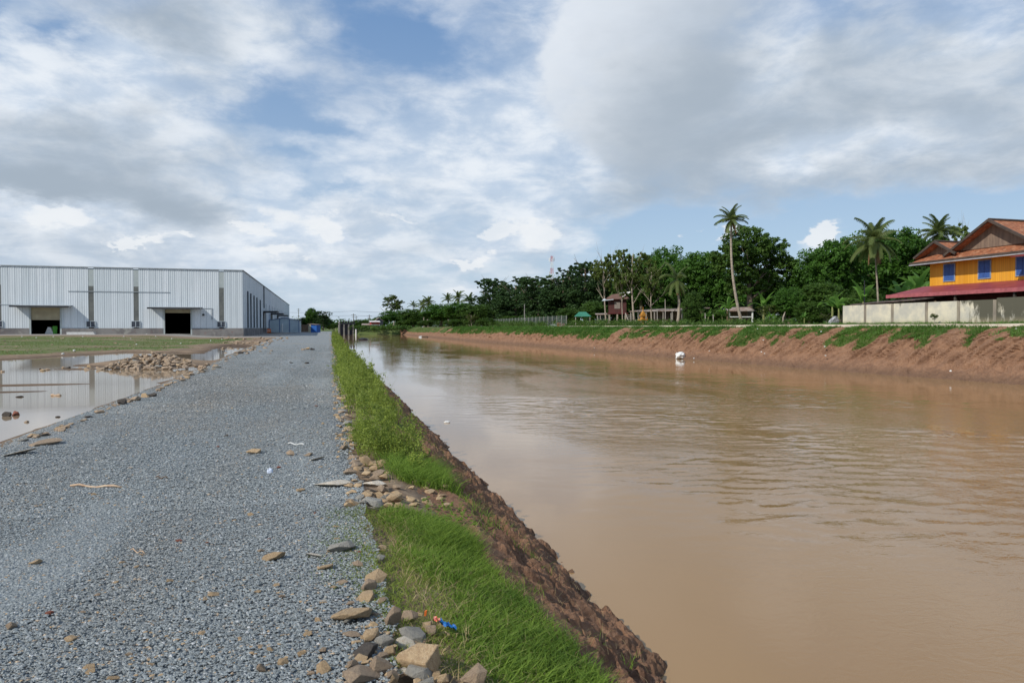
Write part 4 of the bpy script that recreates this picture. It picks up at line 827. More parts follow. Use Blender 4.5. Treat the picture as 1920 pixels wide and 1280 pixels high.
b.box(x, .12, -.12, .15, -.6, 1.05); b.box(-.1, .12, .16, WD, -.6, 1.05); b.build('plinth', M['plinth'], WH)
MB().slab((-WL, 0, WHH-.25), (0, 0, WHH-.25), (0, WD, WHH-.25), (-WL, WD, WHH-.25), .1).build('roof', M['roofmetal'], WH)
b = MB().box(-WL, .14, -.16, -.03, WHH-.05, WHH+.08).box(.0, .16, -.03, WD, WHH-.05, WHH+.08); b.build('parapet_flashing', simple('flashing', (.34, .37, .39)), WH)
for a, b_ in strips:
    s = MB().box(a, b_, .02, .06, 8.3, WHH-.15).build('skylight_strip', M['strip_pale'], WH); MB().box(a, b_, .03, .08, 2.3, 8.298).build('window_strip', M['strip'], WH)
    w = MB(); xa, xb = a-.40, b_+.25; w.box(xa, xb, -.10, -.05, 1.2, 1.28).box(xa, xb, -.10, -.05, 2.24, 2.32).box(xa, xa+.1, -.16, -.05, 1.32, 2.2).box(xb-.1, xb, -.16, -.05, 1.32, 2.2).box((xa+xb)/2-.05, (xa+xb)/2+.05, -.16, -.05, 1.32, 2.2)
    wf = w.build('window', M['roofmetal'], WH); MB().box(xa+.1, xb-.1, -.10, -.07, 1.32, 2.2).build('pane', simple('pane', (.06, .07, .09), rough=.15), wf)
for i, (a, b_, h) in enumerate(doors):
    fr = MB().box(a-.25, a, -.10, .2, -.3, h).box(b_, b_+.25, -.10, .2, -.3, h).build('door_frame', M['strip_pale'], WH)
    h0 = 2.45 if i == 0 else 3.75; MB().box(a, b_, .12, .2, h0, h).box(a, b_, .05, .12, h0, h0+.12).box(a, b_, .06, .121, (h+h0)/2-.1, (h+h0)/2+.1).build('roller_shutter', M['shutter'], WH)
    c = MB().slab((a-2.4, .0, h+.42), (a-2.4, -2.0, h+.22), (b_+1.9, -2.0, h+.22), (b_+1.9, .0, h+.42), .12)
    cc = c.build('canopy', simple('canopy_sheet', (.30, .33, .35)), WH); MB().box(a-2.42, b_+1.92, -2.06, -1.96, h+.0, h+.26).build('canopy_edge', M['black'], cc)
# horizontal conduit dents
MB().box(wx(-20), wx(40), -.10, -.05, wz(573), wz(573)+.07).build('pipe', M['roofmetal'], WH); MB().box(wx(130), wx(320), -.09, -.045, wz(548), wz(548)+.10).build('pipe', simple('dent_strip', (.36, .40, .43)), WH)
MB().box(wx(365), wx(399), -.09, -.045, 4.55, 4.63).box(wx(397), wx(399), -.09, -.045, 2.6, 4.55).build('pipe', simple('dent_strip', (.36, .40, .43)), WH); MB().box(wx(380), wx(384), -.20, -.05, 3.3, 3.6).build('wall_lamp', M['black'], WH)
# interior floor and things seen in the dark
MB().box(-WL, -.3, .3, WD-.5, -.05, .05).build('floor', M['concrete'], WH)
GC = empty('green_crate', (WH.matrix_basis @ Vector((doors[0][1]-1.3, 1.6, .06)))[:], .3, 'small green crate just inside the left warehouse door', 'crate')
MB().box(-.30, .30, -.3, .3, .0, .8).box(-.34, .34, -.34, .34, .801, 1.35).build('box', simple('green_paint', (.12, .42, .06)), GC)
WS = empty('daylight_stand_in', (WH.matrix_basis @ Vector((doors[0][0]+2.3, 1.8, .06)))[:], -.2, 'added white boxes for the daylight seen through the left warehouse door', 'white boxes')  # white boxes added in place of daylight showing through openings at the back
b = MB()
for k in range(5): b.box(-.7+.1*k, .7-.13*k, -.4, .4, .24*k, .24*k+.21)
b.build('white_boxes', M['white'], WS)
# side wall
def sy(px): l = (px-960)/F; return (-15.6/(l*math.cos(TH)+math.sin(TH)))*(math.cos(TH)-l*math.sin(TH))-134
for yy_ in (8, 14, 21, 28, 37): MB().tube([(.16, yy_, 1.1), (.16, yy_, 8.3-yy_*.02)], .13, 6).build('downpipe', simple('downpipe', (.07, .09, .11)), WH)
MB().tube([(.16, 48, 6), (.16, 48, WHH)], .13, 6).build('downpipe', simple('downpipe', (.07, .09, .11)), WH)
for yy_ in (47, 74, 104):
    s = MB().box(.05, .25, yy_-.6, yy_+.3, 0, 5).box(.05, 3.4, yy_-.8, yy_+5.6, 4.9, 5.25).box(.05, .2, yy_+4.8, yy_+5.4, 0, 4.9).build('side_canopy', M['black'], WH)
    MB().box(.03, .1, yy_+.3, yy_+4.8, 0, 4.9).build('side_door', M['roofmetal'], WH)
for yy_ in range(55, 190, 12): MB().box(.05, .12, yy_+1, yy_+1.3, 1.1, 7.3).build('side_window_strip', simple('pale_strip', (.40, .45, .50)), WH)
# things by the warehouse
b = MB(); 
for k in range(5): b.box(-2.2+.1*(k % 2), 2.1-k*.06, -.6, .6, k*.085, k*.085+.07)
x, y = at_d(154, 118); tag(b.build('sheet_stack', M['white'], None, loc=(x, y, terrain(x, y)-.02)), 'stack of white sheets lying before the warehouse between the doors', 'stack')
def polyobj(name, fn, m, parent): b = MB(); fn(b); return b.build(name, m, parent)
CB = empty('site_cabin', (*at_d(533, 190), .26), -.02, 'pale blue grey site cabin with blue edges beside the warehouse', 'cabin')
w2 = 3.9; polyobj('wall', lambda b: b.prism([(-w2, 0, 0), (w2, 0, 0), (w2, 0, 3.3), (0, 0, 4.0), (-w2, 0, 3.3)], None, (0, 9, 0)), M['cabin'], CB)
b = MB().slab((-w2-.25, -.2, 3.28), (0, -.2, 4.05), (0, 9.2, 4.05), (-w2-.25, 9.2, 3.28), -.1).slab((0, -.2, 4.05), (w2+.25, -.2, 3.28), (w2+.25, 9.2, 3.28), (0, 9.2, 4.05), -.1); b.build('roof', M['blue_trim'], CB)
b = MB().box(-w2-.05, -w2+.1, -.06, -.005, 0, 3.3).box(w2-.1, w2+.05, -.06, -.005, 0, 3.3).box(-1.25, -1.1, -.05, -.005, 0, 3.75).box(1.3, 1.45, -.05, -.005, 0, 3.75); b.build('corner_trim', M['blue_trim'], CB)
MB().box(-.62, -.30, -.12, -.02, .1, 2.4).build('door', M['white'], CB)
MB().slab((-w2-1.6, .5, 2.9), (-w2, .5, 3.1), (-w2, 4, 3.1), (-w2-1.6, 4, 2.9), .1).build('side_awning', M['blue_trim'], CB)
BS = empty('blue_hut', (*at_d(586, 200), .2), -.5, 'small blue sheet hut with cream side at the end of the road', 'hut')
MB().box(-1.2, 1.3, 0, 2.2, 0, 2.3).build('wall', M['blue_sheet'], BS); MB().box(-1.28, -1.205, 0, 2.2, 0, 2.2).box(-1.28, -.5, -.06, -.005, 0, 2.2).build('side_panel', M['cream'], BS); MB().slab((-1.5, -.3, 2.5), (1.5, -.3, 2.3), (1.5, 2.5, 2.3), (-1.5, 2.5, 2.5), .08).build('roof', M['tin'], BS)
BH = empty('brown_shack', (*at_d(571, 215), .2), .1, 'little brown board shack between the grey cabin and blue hut', 'hut')
MB().box(-1.2, 1.2, 0, 2, 0, 2.2).build('wall', M['wood'], BH); MB().slab((-1.4, -.2, 2.4), (1.4, -.2, 2.2), (1.4, 2.2, 2.2), (-1.4, 2.2, 2.4), .08).build('roof', M['tin'], BH)
OB = empty('orange_barrier', (*at_d(503, 182), .25), .3, 'orange plastic barrier beside the grey cabin', 'barrier'); MB().prism([(-.7, -.25, 0), (.7, -.25, 0), (.6, -.1, 1.0), (-.6, -.1, 1.0)], None, (0, .3, 0)).build('body', M['orange'], OB); MB().box(-.4, .4, -.28, -.2, .45, .62).build('band', M['white'], OB)
# ================================================================== SLUICE, POLES, MAST, FAR BUILDINGS
D = 285; SG = empty('sluice_gate', (*at_d(651.5, D), -1.7), .12, 'dark sluice gate with concrete pillars at the end of the canal', 'sluice')
pxm = D/F
for k, dx in enumerate((-15, -6.5, 2, 10.5)): MB().box((dx-1.2)*pxm, (dx+1.2)*pxm, -.6, 1.2, 0, 4.6+(1.2 if k == 0 else 0)).build('pillar', M['concrete'], SG)
for dx in (-10.7, -2.2, 6.2): MB().box((dx-3.2)*pxm, (dx+3.2)*pxm, .1, .5, .2, 4.5).build('gate', M['dark_steel'], SG)
MB().box(-17*pxm, 13*pxm, -.5, 1.1, 4.6, 5.0).build('platform', M['dark_steel'], SG)
for k in range(6): q_ = MB().box((-13+5*k)*pxm-.35, (-13+5*k)*pxm+.35, -.2, .6, 5.0, 5.7+.2*(k % 2)).tube([((-13+5*k)*pxm, .2, 5.6), ((-13+5*k)*pxm, .2, 6.7)], .10, 6); q_.build('hoist', M['black'], SG)
tag(MB().tube([(0, 0, -.3), (0, 0, 2.1)], .30, 10).build('marker_post', M['white'], None, loc=(*at_d(667.5, D), -1.2)), 'short white post in the water right of the sluice gate', 'post')
def pole(px, top, D, label, z0, rad=.16, arm=True, cat='pole', m='concrete'):
    x, y = at_d(px, D); h = zof(top, D)-z0; P_ = empty('utility_pole', (x, y, z0), 0, label, cat, 'power poles in the distance')
    MB().tube([(0, 0, -.3), (0, 0, h)], [rad*1.2, rad*.8], 8).build('shaft', M[m], P_)
    if arm: MB().box(-1.1, 1.1, -.06, .06, h-.7, h-.55).box(-.9, .9, -.06, .06, h-1.6, h-1.48).build('crossarm', M['dark_steel'], P_)
    return P_
pole(663, 588, 330, 'left of the two distant power poles beside the sluice gate', .8, .2); pole(668, 592, 420, 'right of the two distant power poles beside the sluice gate', .8, .2)
pole(692.5, 590, 330, 'power pole left of the red and white building', .8, .22); pole(560, 578, 420, 'power pole far behind the warehouse end', .5, .2)
pole(983.5, 570, d_at_x(983.5, 46), 'plain pale post standing behind the wire fence', 1.7, .13, False); pole(1588, 575, 66, 'thin pole beside the banana plants at the wall end', 1.7, .05, False); pole(1640-20, 526, 66, 'thin dark lamp post behind the left part of the wall', 1.7, .05, False, m='black')
for k, (y0, y1, lab) in enumerate([(584, 584, 'upper power line sagging across the far sky'), (591, 592, 'lower power line strung past the distant poles')]):
    a = wpt(470, y0-3, 420); c = wpt(663, y1-1, 330); d = wpt(800, y1-2, 360); pts = [a.lerp(c, t/12)+Vector((0, 0, -2.4*4*(t/12)*(1-t/12)*.5)) for t in range(13)]+[c.lerp(d, t/10)+Vector((0, 0, -1.6*4*(t/10)*(1-t/10)*.5)) for t in range(1, 11)]
    tag(MB().tube(pts, .055, 4).build('power_line', M['black'], None), lab, 'cable', 'power lines in the far sky')
# telecom mast
D = 330; MT = empty('telecom_mast', (*at_d(1034.5, D), 1.5), .3, 'red and white lattice phone mast rising above the dark trees', 'mast'); H_ = zof(480, D)-1.5
def seg(z0, z1, m):
    b = MB(); w0 = 1.1-.75*z0/H_; w1 = 1.1-.75*z1/H_; cs = [(-1, -1), (1, -1), (1, 1), (-1, 1)]
    for i in range(4):
        a, c = cs[i], cs[(i+1) % 4]; b.tube([(a[0]*w0, a[1]*w0, z0), (a[0]*w1, a[1]*w1, z1)], .07, 5); b.tube([(a[0]*w0, a[1]*w0, z0), (c[0]*w1, c[1]*w1, z1)], .03, 4)
    return b.build('lattice_section', M[m], MT)
for k in range(12): seg(H_*k/12, H_*(k+1)/12, 'red' if k in (1, 3, 5, 7, 9, 11) else 'white')
for k, (zz_, a) in enumerate([(H_-1.5, 0), (H_-1.8, 2.1), (H_-2, 4.2), (H_-8, 1), (H_-8.5, 3.1), (H_-13, 5)]): MB().box(-.15, .15, -.1, .1, -.9, .9).build('antenna', M['white'], MT, loc=(math.cos(a)*1.3, math.sin(a)*1.3, zz_), rot=(0, 0, a))
# red white shop and a tin roof in the distance
D = 320; RB = empty('roadside_shop', (*at_d(703, D), 1.2), 0, 'red and white roadside shop in the distance beyond the sluice', 'building'); MB().box(-2, 2.2, 0, 5, 0, 3.2).build('wall', M['red'], RB); MB().slab((-2.3, -1.2, 3.0), (2.4, -1.2, 3.0), (2.4, 5, 3.6), (-2.3, 5, 3.6), .15).build('roof', M['white'], RB); MB().box(-2.05, 2.25, -.08, -.005, 1.3, 1.9).build('white_band', M['white'], RB)
TB = empty('tin_roof_hut', (*at_d(686, D), 1.2), 0, 'low tin roofed hut left of the red and white shop', 'hut'); MB().box(-1.6, 1.6, 0, 4, 0, 1.6).build('wall', M['wood'], TB); MB().slab((-2, -.5, 1.6), (2, -.5, 1.6), (1.6, 4, 2.3), (-1.6, 4, 2.3), .1).build('roof', M['tin'], TB)
GH = empty('gable_house', (*at_d(711, 335), 1.3), 0, 'grey gabled house half hidden by the first far bank trees', 'house'); MB().prism([(-1.9, 0, 0), (1.9, 0, 0), (1.9, 0, 3.6), (0, 0, 5), (-1.9, 0, 3.6)], None, (0, 7, 0)).build('wall', M['dark_steel'], GH); MB().slab((-2.2, -.3, 3.4), (0, -.3, 5.05), (0, 7.3, 5.05), (-2.2, 7.3, 3.4), -.1).slab((0, -.3, 5.05), (2.2, -.3, 3.4), (2.2, 7.3, 3.4), (0, 7.3, 5.05), -.1).build('roof', M['tin'], GH)
# ================================================================== FENCE
y0f = at_d(905, d_at_x(905, 45.2))[1]; y1f = at_d(1062, d_at_x(1062, 45.2))[1]
FN = empty('wire_fence', (45.2, y1f, 1.72), 0, 'long wire mesh fence with pale posts before the dark trees', 'fence'); Lf = y0f-y1f; nP = 26
for k in range(nP+1): MB().box(-.06, .06, -.06, .06, -.2, 2.35).build('post', M['concrete'], FN, loc=(0, Lf*k/nP, 0))
b = MB()
for k in range(9): b.box(-.012, .012, 0, Lf, .1+.26*k, .118+.26*k)
for k in range(int(Lf/.45)): b.box(-.010, .010, k*.45, k*.45+.02, .08, 2.25)
b.build('wire_mesh', simple('wire', (.30, .36, .34), rough=.5), FN)
# creeper on the fence
r = np.random.RandomState(8); n = 420; yy = y1f+Lf*(.18+.82*r.rand(n)); C = np.stack([45.0+.15*r.randn(n), yy, 1.8+r.rand(n)**1.5*1.9*(.4+.6*(yy-y1f)/Lf)], -1); cl = leafcloud(C, np.full((n, 3), .45), 26, .13, r, .1)
tag(link('fence_creeper', npmesh('fence_creeper', *cl[:2], M['leaf_mid'], cl[2])), 'green creeper and scrub climbing over the wire fence', 'creeper', kind='stuff')
r = np.random.RandomState(9); n = 900; px_r = r.rand(n); yy = np.where(px_r < .6, 60+60*r.rand(n), 120+170*r.rand(n)); xx = xfar(yy)+9.6+4*r.rand(n); C = np.stack([xx, yy, 1.75+.9*r.rand(n)**2*np.interp(yy, [60, 120, 290], [.7, 1.2, 2.2])], -1); cl = leafcloud(C, np.stack([.4+yy*.002]*2+[.28+yy*.001], -1), 22, .13, r, .05)
tag(link('undergrowth', npmesh('undergrowth', *cl[:2], M['leaf_mid'], cl[2])), 'low green undergrowth along the edge of the far dirt road', 'undergrowth', kind='stuff')
r = np.random.RandomState(19); n = 420; C = np.stack([4+30*r.rand(n), 292+16*r.rand(n), 1.0+1.3*r.rand(n)**2], -1); C = C[(C[:, 0] > 7) & ~((C[:, 0] > 9) & (C[:, 0] < 16) & (C[:, 1] < 298))]; cl = leafcloud(C, np.full((len(C), 3), 1.0)*np.array([1, 1, .6]), 24, .3, r, 0)
tag(link('undergrowth', npmesh('undergrowth', *cl[:2], M['leaf_mid'], cl[2])), 'scrub covering the earth at the far end of the canal', 'undergrowth', kind='stuff')
# ================================================================== STILT HOUSE AND VILLAGE
def spot(px, X): D = d_at_x(px, X); x, y = at_d(px, D); return x, y, D
x, y, D = spot(1160, 48); k_ = D/F
SH = empty('stilt_house', (x, y, 1.76), -PI/2+.55, 'dark red wooden stilt house with broken tiled roof between the trees', 'house')
# local: x to the right as seen, y away
SH.rotation_euler.z = -math.radians(22)
MB().box(-1.75, 1.3, 0, 3.0, 2.35, 4.7).build('wall', simple('red_board', (.10, .032, .028), (.05, .022, .02), 3, .8, .3, sc=(1, 1, .2)), SH)
MB().box(-.75, .25, -.03, -.003, 3.1, 4.3).build('window', simple('pale_board', (.26, .22, .19)), SH)
for a, c in ((-1.6, .15), (-.25, .1), (1.15, .15), (-1.6, 2.7), (1.15, 2.7)): MB().box(a-.13, a+.13, c-.13, c+.13, -.2, 2.35).build('stilt', M['paletrunk'], SH)
MB().box(-2.0, 1.6, -.12, 3.2, 2.2, 2.348).build('floor_beam', M['maroon'], SH)
rf = MB().slab((-2.3, -.5, 4.65), (1.8, -.5, 4.7), (1.0, 1.6, 5.75), (-1.2, 1.6, 5.55), -.10).slab((-2.3, 3.6, 4.65), (-1.2, 1.6, 5.55), (1.0, 1.6, 5.75), (1.8, 3.6, 4.7), -.10).build('roof', simple('old_tile', (.20, .11, .08), (.10, .06, .05), 3), SH)
MB().slab((-2.9, -.7, 4.4), (-.9, -.7, 4.6), (-1.0, .1, 4.95), (-2.6, .1, 4.75), -.05).build('roof_sheet', M['roofmetal'], SH); MB().tube([(.5, -.3, 5.05), (2.0, -.2, 5.95)], .09, 5).tube([(2.0, -.2, 5.95), (.1, .2, 5.75)], .09, 5).build('roof_batten', M['white'], SH)
stx = empty('wooden_stairs', (x+1.1, y-2.3, 1.76), -.4, 'pair of steep grey wooden stair rails beside the stilt house', 'stairs')
for a in (-.3, .95): MB().tube([(a-.5, 0, 2.3), (a+.3, -.3, .2)], .11, 5).build('rail', M['greywood'], stx)
b = MB(); [b.box(-.6+.13*i, .7+.13*i, -.15, .05, 1.9-.3*i, 1.98-.3*i) for i in range(6)]; b.build('treads', M['greywood'], stx)
# lean-to left of the stilt house
x, y, D = spot(1131, 47.5); LT = empty('lean_to_shed', (x, y, 1.76), -.3, 'small lean to shed with pale roof edge left of the stilt house', 'shed'); MB().box(-1, .9, .3, 2.3, 0, 2.0).build('wall', simple('olive_board', (.12, .14, .11)), LT); MB().slab((-1.3, -.3, 2.2), (1.3, -.3, 2.25), (1.3, 2.6, 2.5), (-1.3, 2.6, 2.45), .09).build('roof', M['tin'], LT); [MB().box(a, a+.12, -.2, -.08, -.1, 2.12).build('post', M['greywood'], LT) for a in (-1.1, -.6)]
# long low shed
x0_, y0_, D0 = spot(1190, 49.5); x1_, y1_, D1 = spot(1290, 49.5); LS = empty('long_shed', (x1_, y1_, 1.76), 0, 'long low open shed with a thin pale roof behind the golden shrine', 'shed'); Ls = y0_-y1_
MB().slab((-1.1, 0, 2.35), (-1.1, Ls, 2.62), (3.5, Ls, 3.0), (3.5, 0, 2.75), -.14).build('roof', M['tin'], LS); MB().box(1.4, 1.5, 0, Ls, 0, 2.5).build('back_boards', M['wood'], LS)
for k in range(7): MB().box(-.98, -.84, Ls*k/6*.97, Ls*k/6*.97+.14, -.1, 2.35+.27*k/6).build('post', M['greywood'], LS)
MB().box(.2, .3, Ls*.35, Ls*.62, 0, 1.6).build('board_screen', simple('brown_board', (.13, .08, .055), (.08, .05, .04), 6, sc=(1, 3, .3)), LS)
x, y, D = spot(1263-8, 49.2); tag(MB().box(-.35, .35, 0, .5, 0, .5).box(-.1, .1, .1, .3, .5, .9).build('tank_on_roof', M['orange'], None, loc=(x, y+.4, 4.30)), 'small orange bundle lying on the long shed roof', 'bundle') if False else None
# golden spirit shrine
x, y, D = spot(1205.5, 46.2); SP = empty('spirit_shrine', (x, y, 1.78), .2, 'golden spirit shrine with tiered pointed roof on a post', 'shrine')
MB().box(-.32, .32, -.32, .32, -.05, .18).tube([(0, 0, .15), (0, 0, .95)], [.20, .15], 8).build('pedestal', M['gold'], SP); MB().box(-.62, .62, -.5, .5, .95, 1.07).box(-.5, .5, -.4, .4, 1.07, 1.14).build('platform', M['gold'], SP)
MB().box(-.3, .3, -.24, .24, 1.14, 1.62).build('house_body', M['gold'], SP); b = MB()
for k in range(4): w = .52-.11*k; z = 1.62+.17*k; b.add([(-w, -w*.8, z), (w, -w*.8, z), (w, w*.8, z), (-w, w*.8, z), (-w*.45, -w*.36, z+.19), (w*.45, -w*.36, z+.19), (w*.45, w*.36, z+.19), (-w*.45, w*.36, z+.19)], [(0, 3, 2, 1), (0, 1, 5, 4), (1, 2, 6, 5), (2, 3, 7, 6), (3, 0, 4, 7), (4, 5, 6, 7)])
b.build('tiered_roof', M['gold'], SP); MB().tube([(0, 0, 2.25), (0, 0, 2.6), (0, 0, 3.05)], [.09, .05, .01], 8).build('spire', M['gold'], SP); [MB().tube([(a*.52, c*.4, 1.1), (a*.52, c*.4, 1.5)], [.04, .01], 5).build('finial', M['gold'], SP) for a in (-1, 1) for c in (-1, 1)]
x, y, D = spot(1219, 46.3); tag(MB().tube([(0, 0, -.05), (0, 0, .12), (0, 0, .4), (0, 0, .62)], [.36, .42, .42, .2], 12).build('clay_jar', simple('pink_clay', (.45, .25, .18)), None, True, loc=(x, y, 1.78)), 'round pinkish clay jar beside the golden shrine', 'jar')
# green roofed kiosk
x, y, D = spot(1093, 46.5); KI = empty('kiosk', (x, y, 1.75), -.35, 'open kiosk with a green hipped sheet roof', 'kiosk')
MB().add([(-1.7, -1.2, 1.95), (1.6, -1.2, 1.95), (1.6, 1.4, 1.95), (-1.7, 1.4, 1.95), (-.75, -.1, 2.85), (.55, -.1, 2.85), (.55, .3, 2.85), (-.75, .3, 2.85)], [(3, 2, 1, 0), (0, 1, 5, 4), (1, 2, 6, 5), (2, 3, 7, 6), (3, 0, 4, 7), (4, 5, 6, 7)]).build('roof', M['green_roof'], KI)
for a in (-1.4, 1.3):
    for c in (-1, 1.2): MB().box(a-.07, a+.07, c-.07, c+.07, -.1, 1.95).build('post', M['greywood'], KI)
MB().box(-1.0, .3, -.4, .5, .6, .68).box(-.9, -.8, -.3, .4, 0, .6).box(.1, .2, -.3, .4, 0, .6).build('table', M['gold'], KI); MB().box(.6, 1.2, 0, .6, 0, 1.5).build('cabinet', simple('olive_box', (.13, .16, .11)), KI)
x, y, D = spot(1052, 45.8); tag(MB().box(-.7, .7, -.5, .5, -.1, .7).box(-.6, -.2, -.3, .3, .7, .85).build('brick_stack', simple('brick', (.30, .12, .08), (.2, .08, .05), 8), None, loc=(x, y, 1.76)), 'low stack of red bricks at the right end of the wire fence', 'stack')
# little shack at the palm foot
x, y, D = spot(1388, 50.5); LS2 = empty('tin_shack', (x, y, 1.76), -.3, 'little tin roofed shack behind the tall palm foot', 'shack'); MB().slab((-1.7, -.6, 1.95), (1.7, -.6, 2.0), (1.5, 1.6, 2.5), (-1.5, 1.6, 2.45), .08).build('roof', M['tin'], LS2)
for a in (-1.5, 1.4): MB().box(a-.08, a+.08, -.4, -.25, -.1, 1.95).build('post', M['white'], LS2)
MB().box(-1.5, 1.4, -.42, -.36, 1.15, 1.25).build('rail', M['white'], LS2); MB().box(-1.4, 1.3, 1.2, 1.3, 0, 2).build('back_boards', M['wood'], LS2)
# stake fence / posts
for px, h, lab in [(1322, 1.7, 'first thin stake right of the long shed'), (1337, 1.5, 'second thin stake right of the long shed'), (1218+14, 2.6, 'bare grey post before the long shed'), (1247, 3.9, 'dark post with a pale top before the long shed'), (1258, 1.9, 'short grey stake before the long shed')]:
    x, y, D = spot(px, 46.5); tag(MB().tube([(0, 0, -.2), (.03, 0, h*.5), (0, .02, h)], [.07, .06, .05], 6).build('stake', M['greywood'], None, loc=(x, y, 1.76)), lab, 'stake', 'stakes at the orchard edge')
x, y, D = spot(1468, 46.3); tag(MB().tube([(0, 0, -.2), (0, 0, .9), (.25, 0, 1.5)], [.09, .08, .05], 6).build('stake', M['paletrunk'], None, loc=(x, y, 1.76)), 'pale forked stake standing in front of the dark bush', 'stake', 'stakes at the orchard edge')
# ================================================================== CONCRETE WALL
g = G('stained_render', .9, .2); v = g.world(); n = g.noise(v, .7, 7, .65); n2 = g.noise(g.world((1, 1, .35)), 2.2, 7, .7); sx = g.N.new('ShaderNodeSeparateXYZ'); g.L.new(v, sx.inputs[0])
c = g.mix(g.ss(n, .35, .62), (.66, .60, .46), (.46, .44, .38)); dirt = g.ss(sx.outputs[1], 42.5, 40.6, 0, 1); top = g.ss(sx.outputs[2], 3.0, 3.75, 0, .35)
dm = g.math('ADD', g.math('MULTIPLY', dirt, .38), g.math('MULTIPLY', top, .5)); c = g.mix(g.ss(g.math('ADD', n2, dm), .68, .86), c, (.10, .095, .07)); low = g.ss(sx.outputs[2], 2.5, 1.8, 0, .45); c = g.mix(low, c, (.50, .42, .26)); g.col(c); g.bump(n2, .5, .02); M['render'] = g.m
CW = empty('concrete_wall', (46.0, 54.7, 1.76), 0, 'long stained concrete wall with square piers before the yellow house', 'wall')
def yw(px): return at_d(px, d_at_x(px, 46))[1]-54.7
piers = [(1580, 0), (1622, 1), (1673, 1), (1737, 1), (1797, 1), (1865, 1), (1932, 1), (2010, 1), (2100, 1)]
for k in range(len(piers)-1):
    a = yw(piers[k][0]); c = yw(piers[k+1][0]); hh = 1.86 if k < 5 else 1.93
    MB().box(0, .14, c+.12, a-.12 if k else a, -.3, hh).build('panel', M['render'], CW)
for px, kk in piers[1:]: a = yw(px); MB().box(-.05, .19, a-.12, a+.12, -.3, 1.84).build('pier', simple('dark_pier', (.20, .17, .14), (.32, .28, .21), 2, sc=(1, 1, .4)), CW)
MB().box(0.142, .20, yw(2100), yw(1866), 1.7, 1.97).build('coping', M['render'], CW)
x, y, D = spot(1566, 46.2); tag(MB().prism([(-.5, 0, 0), (.35, 0, 0), (.45, 0, .5), (.2, 0, .9), (-.1, 0, .7), (-.4, 0, .35)], None, (0, .5, 0)).build('cement_bag', simple('dark_bag', (.05, .05, .06), (.5, .5, .5), 5), None, loc=(x, y, 1.78)), 'dark and white rubbish bag at the left end of the wall', 'bag')
# dark sheet roof right behind the wall
DR = empty('sheet_roof_shed', (47.4, 54.4, 1.76), 0, 'dark corrugated sheet roof resting just behind the wall left part', 'shed'); MB().slab((-.9, yw(1700), 2.15), (-.9, 0, 1.98), (1.8, 0, 2.25), (1.8, yw(1700), 2.45), -.09).build('roof', simple('dark_sheet', (.05, .04, .035), (.16, .12, .10), 2), DR); MB().box(1.2, 1.3, yw(1700), 0, -.2, 2.1).build('wall', M['wood'], DR)
# ================================================================== YELLOW HOUSE
YH = empty('yellow_house', (52, 50.9, 1.76), 0, 'yellow wooden house with blue shutters and orange tiled gables', 'house')
Z = lambda z: z-1.76
def yc(px, X=52): return at_d(px, d_at_x(px, X))[1]-50.9
g = G('yellow_boards', .6, .3); sx = g.N.new('ShaderNodeSeparateXYZ'); g.L.new(g.co(), sx.inputs[0]); u = g.math('DIVIDE', g.math('ADD', sx.outputs[1], sx.outputs[0]), .16); wn = g.N.new('ShaderNodeTexWhiteNoise'); wn.noise_dimensions = '1D'; g.L.new(g.math('FLOOR', u), wn.inputs['W'])
c = g.mix(wn.outputs[0], (.64, .29, .02), (.76, .375, .035)); c = g.mix(g.math('MULTIPLY', g.math('LESS_THAN', g.math('FRACT', u), .14), .6), c, (.30, .12, .01)); c = g.mix(g.ss(g.noise(g.co(sc=(1, 1, .2)), 2, 6, .6), .5, .75, 0, .4), c, (.55, .26, .05)); g.col(c); M['yellow'] = g.m
g = G('roof_tile', .8, .2); wv = g.N.new('ShaderNodeTexWave'); wv.inputs['Scale'].default_value = 3.0; wv.bands_direction = 'Y'; wv.inputs['Distortion'].default_value = .6; g.L.new(g.co(), wv.inputs[0]); vc = g.N.new('ShaderNodeSeparateColor'); g.L.new(g.vor(g.co(sc=(1.4, 1, 1)), 4.5, out='Color'), vc.inputs[0])
c = g.mix(vc.outputs[0], (.46, .175, .085), (.30, .12, .065)); c = g.mix(g.ss(vc.outputs[1], .7, .95, 0, .8), c, (.56, .29, .17)); c = g.mix(g.ss(g.noise(g.co(), 1.5, 6, .7), .55, .72, 0, .7), c, (.12, .07, .05)); g.col(c); g.bump(wv.outputs[0], 1.0, .05); g.bump(vc.outputs[0], .6, .03); M['tile'] = g.m
M['fascia'] = simple('dark_fascia', (.09, .065, .05), (.05, .04, .035), 3, .8); M['pink'] = simple('maroon_sheet', (.30, .055, .06), (.22, .04, .045), 1, .5, .1); M['gablewood'] = simple('gable_board', (.24, .17, .125), (.15, .105, .08), 5, .85, .5, sc=(1, 1, .12)); M['shutterblue'] = simple('blue_shutter', (.05, .12, .36), (.04, .09, .27), 6, .5, .3)
YE = -20.0
MB().box(0, 9, YE, 0, Z(5.05), Z(7.75)).build('upper_wall', M['yellow'], YH)
MB().box(-1.6, 9, YE, .3, -.3, Z(4.75)).build('lower_wall', M['maroon'], YH)
